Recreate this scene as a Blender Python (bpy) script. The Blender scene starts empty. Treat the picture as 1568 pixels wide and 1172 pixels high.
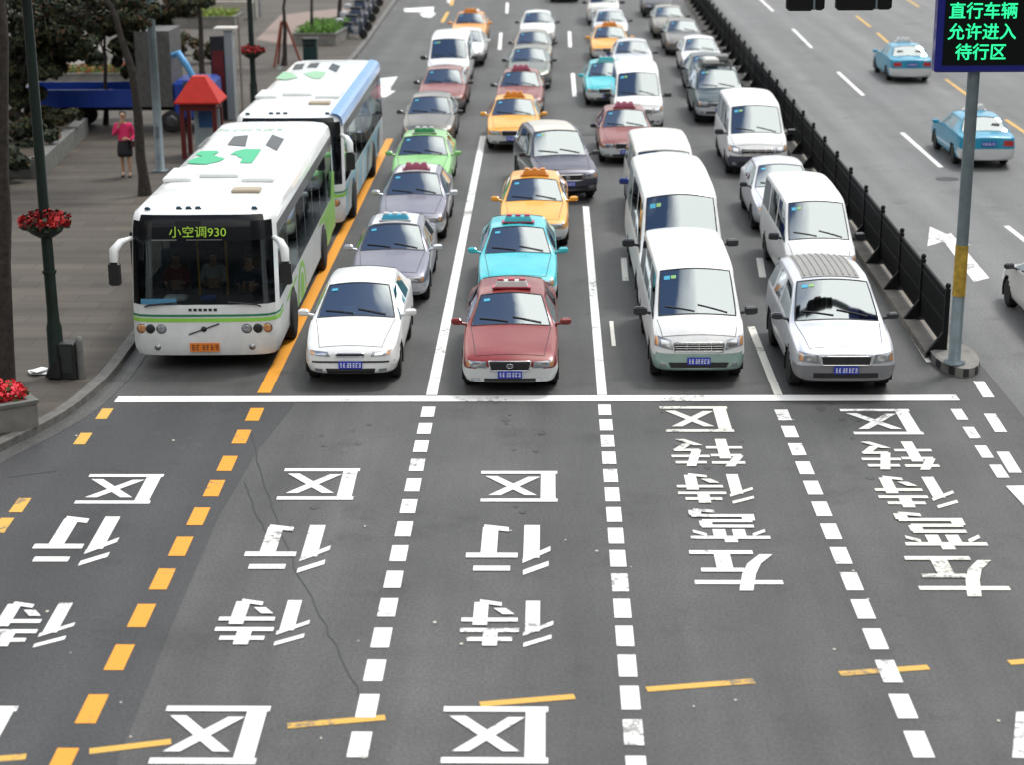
import bpy, bmesh, math, random
from mathutils import Vector, Matrix
from mathutils.bvhtree import BVHTree

R = math.radians
scene = bpy.context.scene
col = scene.collection
random.seed(7)

# ------------------------------------------------------------------ camera
FPX, CXP, CYP, IMW = 2750.0, 784.0, 586.0, 1568.0
CAM = Vector((0, 0, 9.6))
YAW, PITCH, ROLL = 0.0224, 0.2948, -0.007
CF = Vector((-math.sin(YAW)*math.cos(PITCH), math.cos(YAW)*math.cos(PITCH), -math.sin(PITCH)))
_r = Vector((math.cos(YAW), math.sin(YAW), 0)); _u = _r.cross(CF)
CR = math.cos(ROLL)*_r + math.sin(ROLL)*_u
CU = -math.sin(ROLL)*_r + math.cos(ROLL)*_u
cam_d = bpy.data.cameras.new('camera')
cam = bpy.data.objects.new('camera', cam_d); col.objects.link(cam)
cam.matrix_world = Matrix(((CR.x, CU.x, -CF.x, CAM.x), (CR.y, CU.y, -CF.y, CAM.y), (CR.z, CU.z, -CF.z, CAM.z), (0, 0, 0, 1)))
cam_d.sensor_width = 36; cam_d.lens = FPX/IMW*36
cam_d.clip_start = 0.5; cam_d.clip_end = 2000
cam_d.dof.use_dof = True; cam_d.dof.focus_distance = 31.0; cam_d.dof.aperture_fstop = 0.85
scene.camera = cam

# ------------------------------------------------------------------ sky, sun, exposure
SUN_EL, SUN_AZ = R(60), R(42)          # azimuth from +y, clockwise
w = bpy.data.worlds.new('World'); scene.world = w; w.use_nodes = True
nt = w.node_tree; nt.nodes.clear()
N = nt.nodes.new; Lk = nt.links.new
out = N('ShaderNodeOutputWorld'); bg = N('ShaderNodeBackground'); bg.inputs['Strength'].default_value = 0.12
sky = N('ShaderNodeTexSky'); sky.sky_type = 'NISHITA'; sky.sun_disc = False
sky.sun_elevation = SUN_EL; sky.sun_rotation = SUN_AZ; sky.air_density = 1.0; sky.dust_density = 0.6; sky.ozone_density = 2.0
geo = N('ShaderNodeTexCoord')
mp = N('ShaderNodeMapping'); mp.inputs['Scale'].default_value = (2.2, 2.2, 2.2); mp.inputs['Location'].default_value = (0.35, 0.2, 0.1)
nz = N('ShaderNodeTexNoise'); nz.inputs['Scale'].default_value = 1.7; nz.inputs['Detail'].default_value = 6; nz.inputs['Roughness'].default_value = 0.55
sep = N('ShaderNodeSeparateXYZ'); 
def _mth(op, a=None, b_=None, c_=None):
    n_ = N('ShaderNodeMath'); n_.operation = op
    for i_, v_ in enumerate((a, b_, c_)):
        if v_ is None: continue
        if isinstance(v_, (int, float)): n_.inputs[i_].default_value = v_
        else: Lk(v_, n_.inputs[i_])
    return n_.outputs[0]
xs_ = _mth('SUBTRACT', sep.outputs['X'], .20)
band = _mth('MAXIMUM', _mth('MULTIPLY_ADD', _mth('MULTIPLY', xs_, xs_), -8.0, .25), -.20)
hi = N('ShaderNodeMapRange'); hi.inputs['From Min'].default_value = .74; hi.inputs['From Max'].default_value = .92; Lk(sep.outputs['Z'], hi.inputs[0])
gmix = N('ShaderNodeMix'); Lk(hi.outputs[0], gmix.inputs[0]); gmix.inputs[2].default_value = .01; Lk(band, gmix.inputs[3])
# a bank of cloud crosses the zenith, with clear sky on both sides of it
ad_ = N('ShaderNodeMath'); ad_.operation = 'ADD'
rp = N('ShaderNodeValToRGB'); rp.color_ramp.elements[0].position = 0.42; rp.color_ramp.elements[1].position = 0.62
cl = N('ShaderNodeMix'); cl.data_type = 'RGBA'
cl.inputs['B'].default_value = (19.5, 18.9, 17.4, 1)
Lk(geo.outputs['Generated'], mp.inputs['Vector']); Lk(mp.outputs[0], nz.inputs['Vector']); Lk(geo.outputs['Generated'], sep.inputs[0]); Lk(gmix.outputs[0], ad_.inputs[0]); nm = N('ShaderNodeMath'); nm.operation = 'MULTIPLY_ADD'; nm.inputs[1].default_value = .6; nm.inputs[2].default_value = .205; Lk(nz.outputs['Fac'], nm.inputs[0]); Lk(nm.outputs[0], ad_.inputs[1]); Lk(ad_.outputs[0], rp.inputs['Fac'])
Lk(rp.outputs['Color'], cl.inputs['Factor']); Lk(sky.outputs[0], cl.inputs['A'])
# an overcast sky is about three times as bright overhead as at the horizon
hz = N('ShaderNodeMapRange'); hz.inputs['From Min'].default_value = 0.0; hz.inputs['From Max'].default_value = 0.9; hz.inputs['To Min'].default_value = .34; hz.inputs['To Max'].default_value = 1.0
hm = N('ShaderNodeVectorMath'); hm.operation = 'SCALE'
Lk(sep.outputs['Z'], hz.inputs[0]); Lk(cl.outputs['Result'], hm.inputs[0]); Lk(hz.outputs[0], hm.inputs['Scale'])
Lk(hm.outputs[0], bg.inputs['Color']); Lk(bg.outputs[0], out.inputs['Surface'])
sun_d = bpy.data.lights.new('sun', 'SUN'); sun_d.energy = 1.5; sun_d.angle = R(12); sun_d.color = (1, .985, .96)
sun = bpy.data.objects.new('sun', sun_d); col.objects.link(sun)
sd = Vector((math.sin(SUN_AZ)*math.cos(SUN_EL), math.cos(SUN_AZ)*math.cos(SUN_EL), math.sin(SUN_EL)))
sun.rotation_euler = sd.to_track_quat('Z', 'Y').to_euler()
vs = scene.view_settings
vs.view_transform = 'Standard'; vs.look = 'None'; vs.gamma = 1; vs.exposure = 0.56; vs.use_curve_mapping = False
scene.cycles.max_bounces = 6; scene.cycles.transparent_max_bounces = 12
scene.render.filter_size = 1.9

# ------------------------------------------------------------------ helpers
def ray(px, py):
    return CF + (px-CXP)/FPX*CR - (py-CYP)/FPX*CU
def at(px, py, z=0.0):
    d = ray(px, py); t = (z-CAM.z)/d.z
    return CAM + d*t
def at_y(px, py, Y):
    d = ray(px, py); return CAM + d*(Y/d.y)
def z_row(P, py):
    """height above P at which the vertical through P meets picture row py"""
    lo, hi = -1.0, 20.0
    for _ in range(50):
        m = (lo+hi)/2; v = Vector((P.x, P.y, m))-CAM
        row = CYP - FPX*v.dot(CU)/v.dot(CF)
        if row > py: lo = m
        else: hi = m
    return lo

def nodes(m):
    m.use_nodes = True; t = m.node_tree; return t, t.nodes['Principled BSDF']
_m = {}
def mat(name, c, rough=.6, metal=0., coat=0., noise=0., nscale=6., bump=0., bscale=60., emit=0., spec=.5, dirt=0.):
    if name in _m: return _m[name]
    m = bpy.data.materials.new(name); t, b = nodes(m); _m[name] = m
    c4 = (*c, 1)
    b.inputs['Base Color'].default_value = c4; b.inputs['Roughness'].default_value = rough; b.inputs['Metallic'].default_value = metal
    b.inputs['Coat Weight'].default_value = coat; b.inputs['Coat Roughness'].default_value = .06
    b.inputs['Specular IOR Level'].default_value = spec
    if emit: b.inputs['Emission Color'].default_value = c4; b.inputs['Emission Strength'].default_value = emit
    if noise or bump:
        tc = t.nodes.new('ShaderNodeTexCoord')
    if noise:
        n = t.nodes.new('ShaderNodeTexNoise'); n.inputs['Scale'].default_value = nscale; n.inputs['Detail'].default_value = 6; n.inputs['Roughness'].default_value = .65
        t.links.new(tc.outputs['Object'], n.inputs['Vector'])
        mr = t.nodes.new('ShaderNodeMapRange'); mr.inputs['From Min'].default_value = .3; mr.inputs['From Max'].default_value = .7
        mr.inputs['To Min'].default_value = 1-noise; mr.inputs['To Max'].default_value = 1+noise
        t.links.new(n.outputs['Fac'], mr.inputs['Value'])
        mx = t.nodes.new('ShaderNodeVectorMath'); mx.operation = 'SCALE'; mx.inputs[0].default_value = c
        t.links.new(mr.outputs[0], mx.inputs['Scale']); t.links.new(mx.outputs[0], b.inputs['Base Color'])
    if bump:
        n2 = t.nodes.new('ShaderNodeTexNoise'); n2.inputs['Scale'].default_value = bscale; n2.inputs['Detail'].default_value = 4
        t.links.new(tc.outputs['Object'], n2.inputs['Vector'])
        bp = t.nodes.new('ShaderNodeBump'); bp.inputs['Strength'].default_value = bump; bp.inputs['Distance'].default_value = .01
        t.links.new(n2.outputs['Fac'], bp.inputs['Height']); t.links.new(bp.outputs[0], b.inputs['Normal'])
    return m
def glass_mat(name, tint, refl):
    m = bpy.data.materials.new(name); m.use_nodes = True; t = m.node_tree; t.nodes.clear()
    o = t.nodes.new('ShaderNodeOutputMaterial'); mx = t.nodes.new('ShaderNodeMixShader')
    tr = t.nodes.new('ShaderNodeBsdfTransparent'); tr.inputs[0].default_value = (*tint, 1)
    gl = t.nodes.new('ShaderNodeBsdfGlossy'); gl.inputs['Roughness'].default_value = .03; gl.inputs[0].default_value = (.84, .94, 1, 1)
    fr = t.nodes.new('ShaderNodeFresnel'); fr.inputs[0].default_value = 1.5
    ad = t.nodes.new('ShaderNodeMath'); ad.operation = 'ADD'; ad.inputs[1].default_value = refl
    t.links.new(fr.outputs[0], ad.inputs[0]); t.links.new(ad.outputs[0], mx.inputs[0])
    t.links.new(tr.outputs[0], mx.inputs[1]); t.links.new(gl.outputs[0], mx.inputs[2]); t.links.new(mx.outputs[0], o.inputs[0])
    return m
def tag(o, label=None, cat=None, group=None, kind=None):
    if label: o['label'] = label
    if cat: o['category'] = cat
    if group: o['group'] = group
    if kind: o['kind'] = kind
    return o
def empty(name, loc, rz=0, label=None, cat=None, group=None):
    o = bpy.data.objects.new(name, None); col.objects.link(o); o.location = loc; o.rotation_euler = (0, 0, rz)
    o.empty_display_size = .2
    return tag(o, label, cat, group)
def link(name, me, parent=None, loc=None, rz=None):
    o = bpy.data.objects.new(name, me); col.objects.link(o)
    if parent: o.parent = parent
    if loc is not None: o.location = loc
    if rz is not None: o.rotation_euler = (0, 0, rz)
    return o
def copy_tree(o, parent=None):
    c = o.copy(); col.objects.link(c)
    if parent: c.parent = parent
    for ch in list(o.children): copy_tree(ch, c)
    return c

class MB:
    """collects simple shapes into one mesh"""
    def __init__(s): s.v = []; s.f = []; s.m = []; s.cur = 0; s.sm = []
    def add(s, vs, fs, smooth=False):
        n = len(s.v); s.v += [tuple(x) for x in vs]
        for f in fs: s.f.append([n+i for i in f]); s.m.append(s.cur); s.sm.append(smooth)
        return s
    def box(s, c, d, rz=0, taper=1.0, bev=0.0):
        x, y, z = (k/2 for k in d); cs, sn = math.cos(rz), math.sin(rz)
        if bev:
            b = bev; pts = []
            for zz, ins in ((-z, b), (-z+b, 0), (z-b, 0), (z, b)):
                k = 1 if zz < 0 else taper
                X, Y = (x-ins)*k, (y-ins)*k; bb = b*.6
                pts.append([(X-bb, -Y), (X, -Y+bb), (X, Y-bb), (X-bb, Y), (-X+bb, Y), (-X, Y-bb), (-X, -Y+bb), (-X+bb, -Y)] and
                           [(px, py, zz) for px, py in [(X-bb, -Y), (X, -Y+bb), (X, Y-bb), (X-bb, Y), (-X+bb, Y), (-X, Y-bb), (-X, -Y+bb), (-X+bb, -Y)]])
            vs = [(c[0]+p[0]*cs-p[1]*sn, c[1]+p[0]*sn+p[1]*cs, c[2]+p[2]) for r in pts for p in r]
            fs = [[r*8+i, r*8+(i+1) % 8, r*8+8+(i+1) % 8, r*8+8+i] for r in range(3) for i in range(8)]
            fs += [list(range(7, -1, -1)), list(range(24, 32))]
            return s.add(vs, fs)
        vs = []
        for zz, k in ((-z, 1), (z, taper)):
            for px, py in ((-x, -y), (x, -y), (x, y), (-x, y)):
                px *= k; py *= k
                vs.append((c[0]+px*cs-py*sn, c[1]+px*sn+py*cs, c[2]+zz))
        return s.add(vs, [[3, 2, 1, 0], [4, 5, 6, 7], [0, 1, 5, 4], [1, 2, 6, 5], [2, 3, 7, 6], [3, 0, 4, 7]])
    def tube(s, pts, rad, n=10, cap=True):
        pts = [Vector(p) for p in pts]; rs = rad if isinstance(rad, (list, tuple)) else [rad]*len(pts)
        vs = []; prev = None
        for i, p in enumerate(pts):
            d = (pts[min(i+1, len(pts)-1)]-pts[max(i-1, 0)]).normalized()
            a = prev if prev else (Vector((1, 0, 0)) if abs(d.x) < .9 else Vector((0, 1, 0)))
            a = (a-d*a.dot(d)).normalized(); b = d.cross(a); prev = a
            vs += [p+rs[i]*(math.cos(k*2*math.pi/n)*a+math.sin(k*2*math.pi/n)*b) for k in range(n)]
        fs = [[i*n+k, i*n+(k+1) % n, (i+1)*n+(k+1) % n, (i+1)*n+k] for i in range(len(pts)-1) for k in range(n)]
        m = len(pts)-1
        s.add(vs, fs, True)
        if cap:
            s.add(vs[:n], [list(range(n-1, -1, -1))]); s.add(vs[m*n:], [list(range(n))])
        return s
    def lathe(s, c, prof, n=20, axis='z', smooth=True):
        vs = []
        for r, h in prof:
            for k in range(n):
                a = 2*math.pi*k/n; p = (r*math.cos(a), r*math.sin(a), h)
                if axis == 'x': p = (h, r*math.cos(a), r*math.sin(a))
                if axis == 'y': p = (r*math.cos(a), h, r*math.sin(a))
                vs.append((c[0]+p[0], c[1]+p[1], c[2]+p[2]))
        m = len(prof)
        fs = [[i*n+k, i*n+(k+1) % n, (i+1)*n+(k+1) % n, (i+1)*n+k] for i in range(m-1) for k in range(n)]
        s.add(vs, fs, smooth)
        if prof[0][0] > 0: s.add(vs[:n], [list(range(n-1, -1, -1))])
        if prof[-1][0] > 0: s.add(vs[-n:], [list(range(n))])
        return s
    def quad(s, a, b, c, d): return s.add([a, b, c, d], [[0, 1, 2, 3]])
    def poly(s, pts): return s.add(pts, [list(range(len(pts)))])
    def prism(s, pts, h):
        n = len(pts); lo = [Vector(p) for p in pts]; hi = [p+Vector((0, 0, h)) for p in lo]
        return s.add(lo+hi, [list(range(n-1, -1, -1)), list(range(n, 2*n))]+[[i, (i+1) % n, n+(i+1) % n, n+i] for i in range(n)])
    def mesh(s, name, mats):
        me = bpy.data.meshes.new(name); me.from_pydata(s.v, [], s.f); mats = mats if isinstance(mats, (list, tuple)) else [mats]
        for m in mats: me.materials.append(m)
        for p, mi, sm in zip(me.polygons, s.m, s.sm): p.material_index = mi; p.use_smooth = sm
        bm = bmesh.new(); bm.from_mesh(me); bmesh.ops.recalc_face_normals(bm, faces=bm.faces); bm.to_mesh(me); bm.free()
        me.update(); return me
    def build(s, name, mats, parent=None, loc=None, rz=None): return link(name, s.mesh(name, mats), parent, loc, rz)
    def flat(s, name, mats, parent=None):
        """for sheets on the ground: every face turned up"""
        o = s.build(name, mats, parent)
        for p in o.data.polygons:
            if p.normal.z < 0: p.flip()
        return o

def text_mesh(body, size, offset=0.0, align='CENTER'):
    c = bpy.data.curves.new('text', 'FONT'); c.body = body; c.size = size; c.offset = offset; c.align_x = align; c.align_y = 'CENTER'; c.resolution_u = 3
    o = bpy.data.objects.new('text', c); col.objects.link(o)
    bpy.context.view_layer.update()
    me = bpy.data.meshes.new_from_object(o.evaluated_get(bpy.context.evaluated_depsgraph_get()))
    bpy.data.objects.remove(o); bpy.data.curves.remove(c)
    return me
# ------------------------------------------------------------------ the setting: road, pavement, markings
def asphalt(name, c, var=.22, spec=.35):
    m = bpy.data.materials.new(name); t, b = nodes(m)
    tc = t.nodes.new('ShaderNodeTexCoord')
    def noise(s, d, sx=1, sy=1):
        mp = t.nodes.new('ShaderNodeMapping'); mp.inputs['Scale'].default_value = (sx, sy, 1)
        n = t.nodes.new('ShaderNodeTexNoise'); n.inputs['Scale'].default_value = s; n.inputs['Detail'].default_value = d; n.inputs['Roughness'].default_value = .7
        t.links.new(tc.outputs['Object'], mp.inputs[0]); t.links.new(mp.outputs[0], n.inputs['Vector']); return n
    big = noise(.35, 5); streak = noise(1.3, 5, 1, .07); fine = noise(24, 6); lanes = noise(.8, 1, 1, .01)
    def mr(n, a, bb, f0=.3, f1=.7):
        k = t.nodes.new('ShaderNodeMapRange'); k.inputs['From Min'].default_value = f0; k.inputs['From Max'].default_value = f1
        k.inputs['To Min'].default_value = a; k.inputs['To Max'].default_value = bb; t.links.new(n.outputs['Fac'], k.inputs[0]); return k
    def mul(a, bb):
        k = t.nodes.new('ShaderNodeMath'); k.operation = 'MULTIPLY'; t.links.new(a.outputs[0], k.inputs[0]); t.links.new(bb.outputs[0], k.inputs[1]); return k
    p = mul(mul(mr(big, 1-var, 1+var), mr(streak, 1-var*.8, 1+var*.8)), mul(mr(fine, .52, 1.5), mr(lanes, .74, 1.2)))
    # oil-dark stains, a few and with soft rims
    st = noise(.55, 7); stm = mr(st, 1.0, .55, .56, .72); p = mul(p, stm)
    sc = t.nodes.new('ShaderNodeVectorMath'); sc.operation = 'SCALE'; sc.inputs[0].default_value = c
    t.links.new(p.outputs[0], sc.inputs['Scale']); t.links.new(sc.outputs[0], b.inputs['Base Color'])
    b.inputs['Roughness'].default_value = .62; b.inputs['Specular IOR Level'].default_value = spec
    bp = t.nodes.new('ShaderNodeBump'); bp.inputs['Strength'].default_value = .35; bp.inputs['Distance'].default_value = .006
    t.links.new(fine.outputs['Fac'], bp.inputs['Height']); t.links.new(bp.outputs[0], b.inputs['Normal'])
    return m
def paint_mat(name, c, wear=.5):
    """road paint, worn through to the asphalt in specks and along scuffs"""
    m = bpy.data.materials.new(name); t, b = nodes(m); tc = t.nodes.new('ShaderNodeTexCoord')
    n = t.nodes.new('ShaderNodeTexNoise'); n.inputs['Scale'].default_value = 9; n.inputs['Detail'].default_value = 8; n.inputs['Roughness'].default_value = .75
    n2 = t.nodes.new('ShaderNodeTexNoise'); n2.inputs['Scale'].default_value = .9; n2.inputs['Detail'].default_value = 3
    mp = t.nodes.new('ShaderNodeMapping'); mp.inputs['Location'].default_value = (3, 1, 0)
    t.links.new(tc.outputs['Object'], n.inputs['Vector']); t.links.new(tc.outputs['Object'], mp.inputs[0]); t.links.new(mp.outputs[0], n2.inputs['Vector'])
    ad = t.nodes.new('ShaderNodeMath'); ad.operation = 'ADD'; t.links.new(n.outputs['Fac'], ad.inputs[0]); t.links.new(n2.outputs['Fac'], ad.inputs[1])
    r = t.nodes.new('ShaderNodeMapRange'); r.inputs['From Min'].default_value = 1.27-.2*wear; r.inputs['From Max'].default_value = 1.37-.2*wear
    r.inputs['To Min'].default_value = 0; r.inputs['To Max'].default_value = .8
    t.links.new(ad.outputs[0], r.inputs[0])
    mx = t.nodes.new('ShaderNodeMix'); mx.data_type = 'RGBA'; mx.inputs['A'].default_value = (*c, 1); mx.inputs['B'].default_value = (.11, .108, .10, 1)
    t.links.new(r.outputs[0], mx.inputs['Factor']); t.links.new(mx.outputs['Result'], b.inputs['Base Color'])
    b.inputs['Roughness'].default_value = .6
    return m
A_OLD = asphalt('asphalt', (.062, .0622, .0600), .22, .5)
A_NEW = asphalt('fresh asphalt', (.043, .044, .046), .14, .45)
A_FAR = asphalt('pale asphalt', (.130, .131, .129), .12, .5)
WHITE = paint_mat('white road paint', (.80, .80, .77), .75)
CREAM = paint_mat('old white road paint', (.74, .73, .65), .8)
YEL = paint_mat('yellow road paint', (.72, .30, .02), .55)
YELP = paint_mat('worn yellow road paint', (.62, .36, .06), .8)

def S(o): return tag(o, kind='structure')
g = MB(); g.quad((-300, -60, 0), (300, -60, 0), (300, 500, 0), (-300, 500, 0)); S(g.flat('road', A_OLD))
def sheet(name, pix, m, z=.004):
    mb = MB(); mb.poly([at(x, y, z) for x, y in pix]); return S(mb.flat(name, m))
# the far carriageway is a paler sheet; the strip along the yellow line is a newer, darker one
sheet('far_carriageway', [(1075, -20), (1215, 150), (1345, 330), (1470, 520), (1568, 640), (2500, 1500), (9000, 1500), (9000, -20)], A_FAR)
sheet('asphalt_patch', [(405, 618), (452, 618), (395, 690), (335, 790), (262, 960), (175, 1180), (160, 1300), (-500, 1300), (-500, 900), (-60, 745), (60, 675), (150, 606)], A_NEW)

LX = {}
def mark(name, quads, m, z=.009, dz=0.0):
    mb = MB()
    for i, q in enumerate(quads): mb.poly([(p.x, p.y, z+dz*i) for p in q])
    return S(mb.flat(name, m))
def strip(x0, x1, y0, y1, w):
    """quad of width w (metres, along x) from (x0,y0) to (x1,y1)"""
    return [Vector((x0-w/2, y0, 0)), Vector((x0+w/2, y0, 0)), Vector((x1+w/2, y1, 0)), Vector((x1-w/2, y1, 0))]
def pdash(px, py, ln, w, slope=None):
    """dash centred on a measured spot, lying along the local lane direction"""
    c = at(px, py); k = slope if slope is not None else 0.0
    return strip(c.x-k*ln/2, c.x+k*ln/2, c.y-ln/2, c.y+ln/2, w)
def seg(p0, p1, w):
    a, b = at(*p0), at(*p1); d = (b-a).normalized(); n = Vector((-d.y, d.x, 0))*w/2
    return [a-n, a+n, b+n, b-n]
a, b = at(178, 613), at(1467, 610.5)
mark('stop_line', [[a+Vector((0, -.17, 0)), b+Vector((0, -.17, 0)), b+Vector((0, .17, 0)), a+Vector((0, .17, 0))]], WHITE, .012)
# solid lane lines behind the stop line
mark('lane_line', [seg((661, 606), (740, 208), .20)], WHITE)
mark('lane_line', [seg((922, 606), (897, 316), .17)], WHITE)
mark('lane_line', [seg((1192, 606), (1150, 500), .15)], CREAM)
mark('yellow_line', [seg((404, 603), (597, 212), .24)], YEL)
mark('edge_line', [seg((1425, 555), (1290, 345), .16)], CREAM)
# queue-box dashes ahead of the stop line
def dash_row(pa, pb, n, extra, w, ln):
    A, B = at(*pa), at(*pb); out = []
    for i in range(n+extra):
        c = A.lerp(B, i/(n-1)); k = (B.x-A.x)/(B.y-A.y)
        out.append(strip(c.x-k*ln/2, c.x+k*ln/2, c.y-ln/2, c.y+ln/2, w))
    return out
mark('lane_dashes', dash_row((655.5, 632), (574, 1028), 12, 5, .23, .58), WHITE)
mark('lane_dashes', dash_row((926, 629), (965, 1070), 14, 4, .22, .6), WHITE)
mark('lane_dashes', dash_row((1199, 637), (1383, 1083), 13, 4, .23, .6), WHITE)
mark('yellow_dashes', [pdash(x, y, .72, .24, -.02) for x, y in [(390, 636), (370, 670), (348, 711), (328, 749), (304, 792), (277, 838), (249, 888), (217, 944), (183, 1008), (141, 1087), (93, 1172)]], YEL)
mark('yellow_dashes', [pdash(x, y, .6, .2, -.03) for x, y in [(160, 635), (127, 673), (31, 775), (4, 806)]], YELP)
mark('lane_dashes', [pdash(x, y, .6, .19, .02) for x, y in [(1469, 636), (1488, 664), (1507, 693), (1530, 723)]], WHITE)
mark('lane_dashes', [pdash(x, y, 1.0, .2, .04) for x, y in [(1506, 597), (1524, 649), (1545, 709)]], WHITE)
mark('lane_arrow', [[at(x, y) for x, y in [(1540, 746), (1600, 745), (1640, 800), (1590, 800)]]], WHITE, .013)
mark('lane_arrow', [[at(x, y) for x, y in [(1556, 1092), (1640, 1092), (1650, 1165), (1550, 1162)]]], WHITE)
# long thin yellow guide dashes across the box
mark('guide_dashes', [seg(p, q, .13) for p, q in [((137, 1152), (262, 1137)), ((440, 1113), (590, 1100)), ((735, 1080), (880, 1068)), ((990, 1057), (1155, 1044)), ((1286, 1033), (1422, 1023)), ((1545, 1016), (1700, 1004)), ((-60, 1168), (40, 1160))]], YELP, .006)
# the far carriageway
mark('lane_dashes', [seg(p, q, .15) for p, q in [((1157, -8), (1184, 17)), ((1214, 44), (1243, 73)), ((1283, 110), (1322, 146)), ((1381, 203), (1441, 256)), ((1541, 346), (1600, 392))]], WHITE)
mark('yellow_dashes', [seg(p, q, .15) for p, q in [((1311, 24), (1333, 41)), ((1343, 50), (1366, 70)), ((1388, -2), (1407, 10)), ((1448, 121), (1490, 152)), ((1540, 183), (1580, 210))]], YELP)
mark('lane_arrow', [[at(x, y) for x, y in q] for q in [[(1424, 347), (1420, 377), (1452, 368), (1487, 376)], [(1440, 362), (1456, 357), (1515, 426), (1491, 432)]]], WHITE, .009, .001)
mark('lane_arrow', [[at(x, y) for x, y in q] for q in [[(573, 121), (609, 117), (598, 134), (580, 137)], [(578, 139), (606, 139), (590, 149), (572, 147)], [(586, 130), (600, 127), (597, 142), (583, 142)]]], WHITE, .009, .001)
mark('lane_arrow', [[at(x, y) for x, y in q] for q in [[(618, 13), (665, 10), (663, 18), (620, 18)], [(648, 14), (664, 13), (664, 22), (652, 22)], [(642, 20), (668, 20), (660, 27), (648, 26)]]], WHITE, .009, .001)
mark('lane_dashes', [seg(p, q, .17) for p, q in [((732, 14), (728, 24)), ((777, 4), (776, 20)), ((767, 50), (765, 76)), ((872, 48), (873, 72)), ((877, 112), (880, 148)), ((688, -6), (687, 4))]], WHITE)
mark('yellow_line', [seg((686, 18), (677, 34), .2), seg((694, -6), (691, 8), .2)], YELP)
mark('lane_dashes', [seg((936, 492), (940, 530), .08), seg((955, 395), (958, 430), .14), seg((1163, 395), (1168, 425), .16)], CREAM)

# painted characters: strokes in a unit square, read by a driver coming towards us
def h(x0, x1, y): return ('h', (x0, y), (x1, y))
def v(x, y0, y1): return ('v', (x, y0), (x, y1))
def d(a, b): return ('d', a, b)
def k(a, b): return ('k', a, b)
CHI = [k((.33, .98), (.04, .80)), k((.34, .75), (.02, .50)), v(.24, .69, 0)]
GLYPH = {
 '区': [h(.0, .97, .95), v(.12, .95, .05), h(.0, 1, .05), d((.80, .80), (.30, .20)), d((.34, .80), (.86, .18))],
 '行': CHI+[h(.48, .90, .90), h(.40, 1, .64), v(.74, .62, .05), k((.82, .04), (.52, .10))],
 '待': CHI+[h(.45, .92, .86), v(.68, 1, .66), h(.38, 1, .67), h(.40, 1, .44), v(.80, .56, .04), k((.82, .02), (.58, .09)), d((.50, .32), (.60, .18))],
 '左': [h(0, 1, .80), d((.44, 1), (.36, .60)), d((.36, .60), (.27, .34)), d((.27, .34), (.10, .10)), h(.40, .90, .50), v(.62, .50, .06), h(.25, 1, .05)],
 '弯': [v(.5, 1, .88), h(.02, .98, .86), v(.38, .84, .62), v(.62, .84, .62), k((.22, .79), (.06, .66)), k((.78, .79), (.94, .68)), h(.18, .82, .53), v(.76, .52, .37), h(.18, .80, .37), v(.22, .36, .21), h(.14, .92, .21), v(.87, .2, .04), k((.88, .03), (.62, .08))],
 '转': [h(.02, .47, .86), d((.24, 1), (.08, .62)), h(.04, .46, .60), v(.27, .72, 0), h(0, .5, .32), h(.54, .96, .86), h(.48, 1, .64), d((.76, 1), (.64, .42)), h(.60, .95, .42), d((.90, .42), (.74, .18)), d((.60, .25), (.84, .02))],
}
def glyph(ch, px, top, bot, width, m, vw=.188, sk=0.0):
    c = at(px, (top+bot)/2); y1, y0 = at(px, top).y, at(px, bot).y; hh = y1-y0
    mb = MB(); W2 = width
    simple = ch in '区行左'
    tv = vw if simple else vw*.82; th = .095 if simple else .085
    for i, (kind, a, b) in enumerate(GLYPH[ch]):
        if kind == 'v': o = (tv/2, 0)
        elif kind == 'd': o = (.078 if simple else .065, 0)
        else: o = (0, th/2)
        pts = []
        for (uu, vv), sg in ((a, -1), (a, 1), (b, 1), (b, -1)):
            uu += o[0]*sg; vv += o[1]*sg
            yy = y1 - vv*hh
            pts.append((c.x + (.5-uu)*W2 + sk*(yy-c.y), yy, .010+.0009*i))
        mb.poly(pts)
    return S(mb.flat('road_character', m))
for ch, px, t_, b_ in [('区', 182, 728, 773), ('行', 120, 793, 866), ('待', 46, 925, 992), ('区', -75, 1083, 1171)]: glyph(ch, px, t_, b_, 1.18, WHITE, sk=-.03)
for ch, px, t_, b_ in [('区', 487, 719, 767), ('行', 443, 806, 877), ('待', 405, 921, 989), ('区', 321, 1083, 1172)]: glyph(ch, px, t_, b_, 1.2, WHITE, sk=-.02)
for ch, px, t_, b_ in [('区', 794, 723, 770), ('行', 780, 806, 880), ('待', 778, 922, 991), ('区', 757, 1084, 1171)]: glyph(ch, px, t_, b_, 1.2, WHITE)
for ch, px, t_, b_ in [('区', 1066, 624, 663), ('转', 1083, 674, 716), ('待', 1096, 728, 772), ('弯', 1114, 782, 832), ('左', 1127, 845, 906)]: glyph(ch, px, t_, b_, 1.18, CREAM if ch in '区转待' else WHITE, .19)
for ch, px, t_, b_ in [('区', 1349, 628, 667), ('转', 1374, 678, 721), ('待', 1402, 732, 779), ('弯', 1438, 787, 843), ('左', 1467, 854, 915)]: glyph(ch, px, t_, b_, 1.2, WHITE if ch == '区' else CREAM, .19)
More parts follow.
